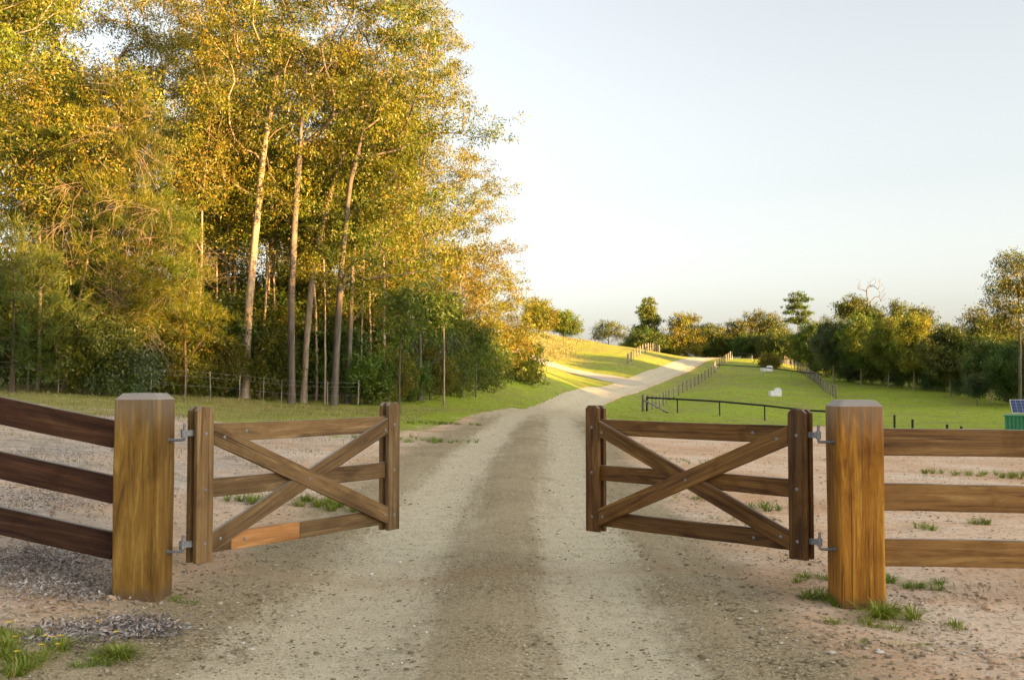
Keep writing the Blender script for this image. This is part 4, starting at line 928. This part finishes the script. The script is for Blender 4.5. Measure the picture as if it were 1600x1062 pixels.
wf = ground_line([on(u, d) for u, d in ((-60, 34), (44, 33.8), (92, 34.2), (126, 34.5), (194, 36), (236, 37), (290, 38.5), (330, 39.5), (375, 40), (412, 40.5), (440, 41), (480, 41.2), (512, 41.5), (560, 43))])
post_line('wire_fence', 'thin wire fence on pale pickets along the foot of the left wood', wf, 1.02, .019, M['post_grey'], (.45, .8, .98), M['wire'], .004)

# ------------------------------------------------------------------ small built things
def trough(p, w, label, rz):
    g = empty('water_trough', tuple(p), rz); tag(g, label, 'trough', 'white troughs in the paddock')
    prof = [(-w / 2 + .04, 0), (w / 2 - .04, 0), (w / 2, .62), (w * .02, .62), (-w / 2, .56)]
    prism('body', prof, -.4, .4, M['white'], g, .03)
    prism('float_cover', [(0.0, .622), (w / 2 - .02, .622), (w / 2 - .1, .84), (w * .22, .93), (.1, .84)], -.36, .36, M['white'], g, .03)
trough(G(1211, 619, lo=60), 1.25, 'white trough in the middle of the paddock', .15)
trough(on(1198, 152), 1.7, 'white trough at the top of the paddock by the yellow bush', .05)
def tank(p):
    g = empty('water_tank', tuple(p)); tag(g, 'small white round water tank on the rise below the pine', 'tank')
    V, Fc = tube_pts([(0, 0, -.3), (0, 0, .9), (0, 0, 1.7), (0, 0, 1.72)], [1.7, 1.7, 1.7, 1.6], 24); link('wall', np_mesh('wall', V, Fc, M['white'], 4, False), g)
    V, Fc = tube_pts([(0, 0, 1.7), (0, 0, 1.95), (0, 0, 2.0)], [1.72, .3, .02], 24); link('roof', np_mesh('roof', V, Fc, M['white'], 4, False), g)
tank(on(973, 215))
def shed():
    p = on(1568, 58); w = 3.2; g = empty('shed', (p[0], p[1], p[2]), math.radians(-27)); tag(g, 'low green corrugated steel shed with a tilted solar panel', 'shed'); 
    ztop = P(1563, 650, 58)[2] - p[2]
    bm = bmesh.new(); n = 64; a = []; 
    for i in range(n + 1):
        x = w * i / n; y = .03 * (1 if (i // 2) % 2 else -1); a.append((bm.verts.new((x, y, -.2)), bm.verts.new((x, y, ztop))))
    for q, s in zip(a[:-1], a[1:]): bm.faces.new((q[0], s[0], s[1], q[1]))
    bl = [bm.verts.new(c) for c in ((0, 2.4, -.2), (0, 2.4, ztop), (w, 2.4, ztop), (w, 2.4, -.2))]
    bm.faces.new((a[0][0], a[0][1], bl[1], bl[0])); bm.faces.new((a[-1][1], a[-1][0], bl[3], bl[2])); bm.faces.new(bl)
    me = bpy.data.meshes.new('wall'); bm.to_mesh(me); bm.free(); me.materials.append(M['green_steel']); link('wall', me, g)
    prism('roof', [(-.06, ztop + .005), (w + .06, ztop + .005), (w + .06, ztop + .06), (-.06, ztop + .06)], -.08, 2.48, M['green_steel'], g, .01)
    fr = empty_part = prism('solar_panel', [(-.85, -.5), (.85, -.5), (.85, .5), (-.85, .5)], -.02, .02, M['white'], g, .004)
    fr.location = (1.15, .5, ztop + .55); fr.rotation_euler = (math.radians(-42), 0, math.radians(12))
    for i in range(6):
        for k in range(4):
            x0, z0 = -.82 + i * .274, -.47 + k * .236
            prism('cell', [(x0, z0), (x0 + .262, z0), (x0 + .262, z0 + .224), (x0, z0 + .224)], -.026, -.0205, M['solar'], fr, 0)
    tube('mount', [(1.15, .55, ztop), (1.15, .55, ztop + .55)], .04, M['galv'], g, 8)
shed()

# ------------------------------------------------------------------ gravel, stones, litter, grass
OCT = np.array([(1, 0, 0), (0, 1, 0), (-1, 0, 0), (0, -1, 0), (.7, .7, .5), (-.7, .7, .45), (-.7, -.7, .5), (.7, -.7, .45), (0, 0, .85), (0, 0, -.5)])
OF = []
for a_, b_, c_ in ((0, 4, 7), (1, 5, 4), (2, 6, 5), (3, 7, 6)): OF.append((a_, b_, c_))
OF += [(0, 1, 4), (1, 2, 5), (2, 3, 6), (3, 0, 7), (8, 4, 5), (8, 5, 6), (8, 6, 7), (8, 7, 4)]
OF = np.array(OF)
def pebbles(name, x, y, z, size, mat, label, seed, parent=None):
    r = np.random.RandomState(seed); n = len(x); a = r.uniform(0, 6.28, n); s = size
    V = OCT[None] * (1 + r.normal(0, .16, (n, 10, 3))); V = V * np.stack([s * r.uniform(.8, 1.5, n), s * r.uniform(.7, 1.1, n), s * r.uniform(.5, .9, n)], 1)[:, None]
    ca, sa = np.cos(a)[:, None], np.sin(a)[:, None]
    X = V[..., 0] * ca - V[..., 1] * sa + x[:, None]; Y = V[..., 0] * sa + V[..., 1] * ca + y[:, None]; Z = V[..., 2] + (z + s * .15)[:, None]
    W = np.stack([X, Y, Z], 2).reshape(-1, 3); Fc = (OF[None] + 10 * np.arange(n)[:, None, None]).reshape(-1, 3)
    o = link(name, np_mesh(name, W, Fc, mat, 3)); return tag(o, label, 'gravel', kind='stuff')
def near_points(n, seed, pw=1.5, ymax=30):
    r = np.random.RandomState(seed); y = 3.8 + (ymax - 3.8) * r.uniform(0, 1, n) ** pw; x = (r.uniform(-.55, .55, n)) * y
    return r, x, y
r_, x, y = near_points(82000, 1, 2.0, 28)
lat = road_lat(x, y); al = np.abs(lat); hw = road_half(y)
pr = np.where(al < hw, .75 - .55 * np.exp(-((al - .80) / .36) ** 2) + .5 * np.exp(-((al - 1.36) / .14) ** 2) + .35 * np.exp(-((al - .3) / .12) ** 2), 0.0) * np.clip(.55 + .6 * wob(x, y, 2.2, 3), .1, 1)
k = r_.rand(len(x)) < pr; x, y = x[k], y[k]
pebbles('gravel', x, y, h(x, y) + .014, r_.lognormal(math.log(.0075), .40, len(x)).clip(.003, .022), M['gravel'], 'loose grey-brown gravel stones scattered over the drive', 2)
r_, x, y = near_points(36000, 3, 1.8, 26)
al = np.abs(road_lat(x, y)); hw = road_half(y); k = (al > hw - .7) & (r_.rand(len(x)) < np.clip(.45 + .7 * wob(x, y, 1.5, 2), .05, 1)); x, y = x[k], y[k]
pebbles('clay_gravel', x, y, h(x, y) + .004, r_.lognormal(math.log(.0085), .45, len(x)).clip(.003, .026), M['clay_stone'], 'loose orange and pale stones scattered over the bare clay verges', 4)

def stone(p, s, label, seed, mat='clay_stone'):
    r = np.random.RandomState(seed); bm = bmesh.new(); bmesh.ops.create_icosphere(bm, subdivisions=3, radius=1)
    ph = r.uniform(0, 6, 6)
    for v in bm.verts:
        c = v.co; k = 1 + .12 * math.sin(c.x * 3 + ph[0]) + .1 * math.sin(c.y * 4 + ph[1]) + .08 * math.sin(c.z * 5 + c.x * 4 + ph[2]); v.co = Vector((c.x * s * 1.15 * k, c.y * s * .9 * k, c.z * s * .8 * k))
    me = bpy.data.meshes.new('stone'); bm.to_mesh(me); bm.free(); me.materials.append(M[mat])
    for q in me.polygons: q.use_smooth = True
    o = link('stone', me); o.location = (p[0], p[1], h1(p[0], p[1]) + s * .45); tag(o, label, 'stone', 'larger stones on the verges')
for u, v, s, lab in ((181, 938, .030, 'round pale stone touching the foot of the brown gate post'), (1541, 953, .032, 'pinkish stone under the right fence'), (1553, 1037, .030, 'pale flat stone at the bottom right corner'), (1378, 842, .034, 'reddish stone seen between gate leaf and golden post'), (1524, 1036, .018, 'small white stone next to the flat stone bottom right')):
    p = G(u, v); stone(p if u != 181 else np.array([-2.60, 6.70, 0]), s, lab, int(u))

# dead-leaf litter beside the brown post
def litter():
    r = np.random.RandomState(6); c = []
    for (u, v, ru, rv, n) in ((60, 890, 130, 45, 5200), (210, 985, 70, 16, 1800), (110, 1000, 70, 18, 1300), (130, 930, 90, 20, 1200), (60, 720, 140, 30, 2500), (90, 780, 120, 30, 2500), (420, 760, 90, 40, 900)):
        uu = u + r.normal(0, ru * .5, n); vv = v + r.normal(0, rv * .5, n)
        ctr = G(u, v); ru_ = ru * ctr[1] / F; rv_ = rv * ctr[1] ** 2 / (F * CAMZ)
        c.append(np.stack([ctr[0] + r.normal(0, ru_ * .55, n), ctr[1] + r.normal(0, rv_ * .5, n)], 1))
    c = np.concatenate(c); z = h(c[:, 0], c[:, 1]) + r.uniform(.006, .03, len(c)); n = len(c)
    a = r.uniform(0, 6.28, n); ax = np.stack([np.cos(a), np.sin(a), r.normal(0, .25, n)], 1); b = np.stack([-np.sin(a), np.cos(a), r.normal(0, .45, n)], 1)
    L = r.uniform(.02, .055, (n, 1)); W = r.uniform(.003, .008, (n, 1)); p = np.stack([c[:, 0], c[:, 1], z], 1); up = np.array([0, 0, 1.])
    V = np.stack([p - ax * L / 2, p + b * W + up * .008, p + ax * L / 2 + up * r.uniform(0, .02, (n, 1)), p - b * W + up * .006], 1).reshape(-1, 3)
    tag(link('leaf_litter', np_mesh('leaf_litter', V, np.arange(4 * n).reshape(n, 4), M['litter'], 4)), 'grey dead leaves and bark littered beside the brown gate post', 'leaf litter', kind='stuff')
litter()

def blades(pts, hgt, wid, seed, lean=.5, ang=None):
    """bent two-segment blades as triangles"""
    r = np.random.RandomState(seed); n = len(pts); a = r.uniform(0, 6.28, n) if ang is None else ang; d = np.stack([np.cos(a), np.sin(a), np.zeros(n)], 1); s = np.stack([-np.sin(a), np.cos(a), np.zeros(n)], 1)
    H = hgt * r.uniform(.5, 1.3, (n, 1)); W = wid * r.uniform(.7, 1.3, (n, 1)); le = lean * r.uniform(.2, 1.4, (n, 1)); up = np.array([0, 0, 1.])
    m = pts + up * H * .55 + d * H * le * .35; t = pts + up * H * np.maximum(.25, 1 - .38 * le) + d * H * le
    V = np.stack([pts - s * W / 2, pts + s * W / 2, m + s * W * .4, m - s * W * .4, t], 1).reshape(-1, 3)
    i = 5 * np.arange(n)[:, None]
    return V, np.concatenate([i + np.array([[0, 1, 2]]), i + np.array([[0, 2, 3]]), i + np.array([[3, 2, 4]])])
def tuft(u, v, n, rad, hh, label, seed, name='grass_tuft', cat='grass tuft', flowers=0, p=None):
    p = G(u, v) if p is None else p; r = np.random.RandomState(seed)
    n = int(n * 2.2); hh *= 1.0; m_ = max(3, int(rad / .016)); cc = r.normal(0, rad, (m_, 2)) * np.array([1.3, 1.0]); ci = r.randint(0, m_, n); e_ = r.normal(0, 1, (n, 2)); q = cc[ci] + e_ * .018; z = h(p[0] + q[:, 0], p[1] + q[:, 1]) - p[2]
    V, Fc = blades(np.stack([q[:, 0], q[:, 1], z], 1), hh, hh * .05 + .002, seed, 1.5, np.arctan2(e_[:, 1], e_[:, 0]) + r.normal(0, .5, n))
    g = empty(name, tuple(p)); tag(g, label, cat, 'green tufts growing in the bare ground'); link('blades', np_mesh('blades', V, Fc, M['tuft'], 3), g)['kind'] = 'stuff'
    for k in range(flowers):
        q = r.normal(0, rad * .9, 2); zz = hh * r.uniform(.9, 1.5); bag = []
        tube('stem', [(q[0], q[1], 0), (q[0] + .01, q[1], zz * .6), (q[0] + .012, q[1] - .01, zz)], .0018, M['tuft'], g, 3)
        V = []; 
        for a in np.linspace(0, 6.28, 9)[:-1]:
            e = np.array([math.cos(a), math.sin(a), .25]) * .017; s = np.array([-math.sin(a), math.cos(a), 0]) * .007; c = np.array([q[0] + .012, q[1] - .01, zz]); V += [c, c + e * .6 + s, c + e, c + e * .6 - s]
        link('flower', np_mesh('flower', np.array(V), np.arange(len(V)).reshape(-1, 4), M['petal'], 4), g)
TU = [(1405, 968, 170, .07, .12, 'thick bright green grass tuft at the right foot of the golden post'),
      (1280, 945, 110, .07, .11, 'spiky grass tuft at the left foot of the golden post'),
      (1330, 978, 90, .07, .07, 'flat grass tuft just in front of the golden post'),
      (1425, 916, 200, .12, .07, 'wide low green patch behind the golden post under the bottom rail'),
      (1262, 908, 90, .09, .07, 'low grass patch between the right gate leaf and the golden post'),
      (1398, 1012, 40, .05, .04, 'small grass sprig below the thick tuft'),
      (1490, 980, 50, .06, .05, 'small grass tuft under the bottom right rail'),
      (1495, 742, 120, .16, .12, 'grass tuft on the clay between the top and middle right rails'),
      (1575, 745, 150, .2, .12, 'wider grass tuft on the clay near the right edge, between the upper rails'),
      (1440, 828, 40, .06, .09, 'tiny tuft below the middle right rail'),
      (1535, 820, 60, .09, .08, 'low tuft below the middle rail towards the right edge'),
      (1205, 795, 90, .1, .12, 'upright tuft seen through the lower right of the dark gate leaf'),
      (1150, 812, 90, .16, .06, 'bright green patch just under the braces of the dark gate leaf'),
      (1090, 782, 60, .12, .07, 'pale green tuft below the crossing of the dark gate leaf'),
      (1065, 720, 90, .25, .06, 'green patch above the crossing of the dark gate leaf'),
      (490, 790, 380, .24, .12, 'yellow-green grass clump seen under the crossing of the left gate leaf'),
      (385, 785, 110, .12, .12, 'smaller grass clump seen through the lower left of the left gate leaf'),
      (655, 690, 320, .45, .12, 'grass patch beside the drive just right of the left gate leaf'),
      (690, 663, 320, .42, .12, 'grass strip along the left edge of the drive before its crest'),
      (270, 942, 50, .05, .05, 'tiny green sprig at the right foot of the brown post')]
for i, (u, v, n, rad, hh, lab) in enumerate(TU): tuft(u, v, n, rad, hh, lab, 300 + i)
tuft(60, 1030, 420, .17, .10, 'weed clump with yellow flowers in the bottom left corner', 331, 'flowering_weed', 'weed', 9)
tuft(150, 1035, 130, .10, .05, 'low green weeds right of the yellow flowers', 332, 'weed', 'weed')
tuft(12, 1000, 90, .07, .08, 'small weed with yellow flowers at the left edge', 333, 'flowering_weed', 'weed', 3)

def meadow(name, label, n, seed, xr, yr, hh, wid, mat, thresh, cond=None, pw=1.0):
    r = np.random.RandomState(seed); y = yr[0] + (yr[1] - yr[0]) * r.uniform(0, 1, n) ** pw; x = r.uniform(-.56, .56, n) * y
    k = (x > xr[0]) & (x < xr[1]) & (np.abs(road_lat(x, y)) > road_half(y) - .1) & (gmask(x, y) + .55 * wob(x, y, 2.0, 4) + r.normal(0, .12, n) > thresh)
    if cond is not None: k &= cond(x, y)
    x, y = x[k], y[k]; sc = (y / 30.0) ** .6
    V, Fc = blades(np.stack([x, y, h(x, y) - .01], 1), (hh * sc)[:, None], (wid * sc)[:, None], seed, .7)
    tag(link(name, np_mesh(name, V, Fc, mat, 3)), label, 'grass', kind='stuff')
meadow('grass', 'green short grass left of the drive below the wood', 44000, 41, (-60, 40), (26, 100), .075, .016, M['grass'], .45, lambda x, y: (x < road_x(y)) & (x > -7 - 2 * wob(x, y, .6, 1)))
meadow('dry_grass', 'dry yellow-green grass bank below the left wood', 64000, 42, (-40, -3), (10, 42), .10, .010, M['grass_dry'], .22)
meadow('paddock_grass', 'bright green grass of the paddock and meadow right of the drive', 44000, 43, (1, 90), (34, 120), .06, .018, M['grass'], .5, lambda x, y: x > road_x(y))

def tall_grass():
    r = np.random.RandomState(77); n = 9000; x0 = []
    for (u, v, su, d, sd) in ((868, 540, 26, 172, 7), (862, 552, 18, 158, 5), (905, 529, 14, 184, 4)):
        y = d + r.normal(0, sd, n // 3); x = (u + r.normal(0, su, n // 3) - CU) / F * y; x0.append(np.stack([x, y], 1))
    q = np.concatenate(x0); V, Fc = blades(np.stack([q[:, 0], q[:, 1], h(q[:, 0], q[:, 1]) - .05], 1), .42, .045, 78, .5)
    tag(link('tall_grass', np_mesh('tall_grass', V, Fc, M['grass_dry'], 3)), 'pale tall dry grass on the rise beside the side track', 'grass', kind='stuff')
tall_grass()

def weeds():
    r = np.random.RandomState(91); c = []
    for k in range(170):
        y = 6 + 26 * r.uniform() ** 1.2; x = r.choice([-1, 1]) * r.uniform(2.6, .55 * y + 1.5); n = r.randint(6, 34); q = r.normal(0, .05 + .003 * y, (n, 2)); c.append(np.array([[x, y]]) + q * np.array([1.5, 1]))
    c = np.concatenate(c); V, Fc = blades(np.stack([c[:, 0], c[:, 1], h(c[:, 0], c[:, 1]) - .004], 1), .055, .005, 92, 1.3)
    tag(link('weeds', np_mesh('weeds', V, Fc, M['grass_dry'], 3)), 'sparse dry weeds dotted over the bare clay verges', 'weeds', kind='stuff')
weeds()
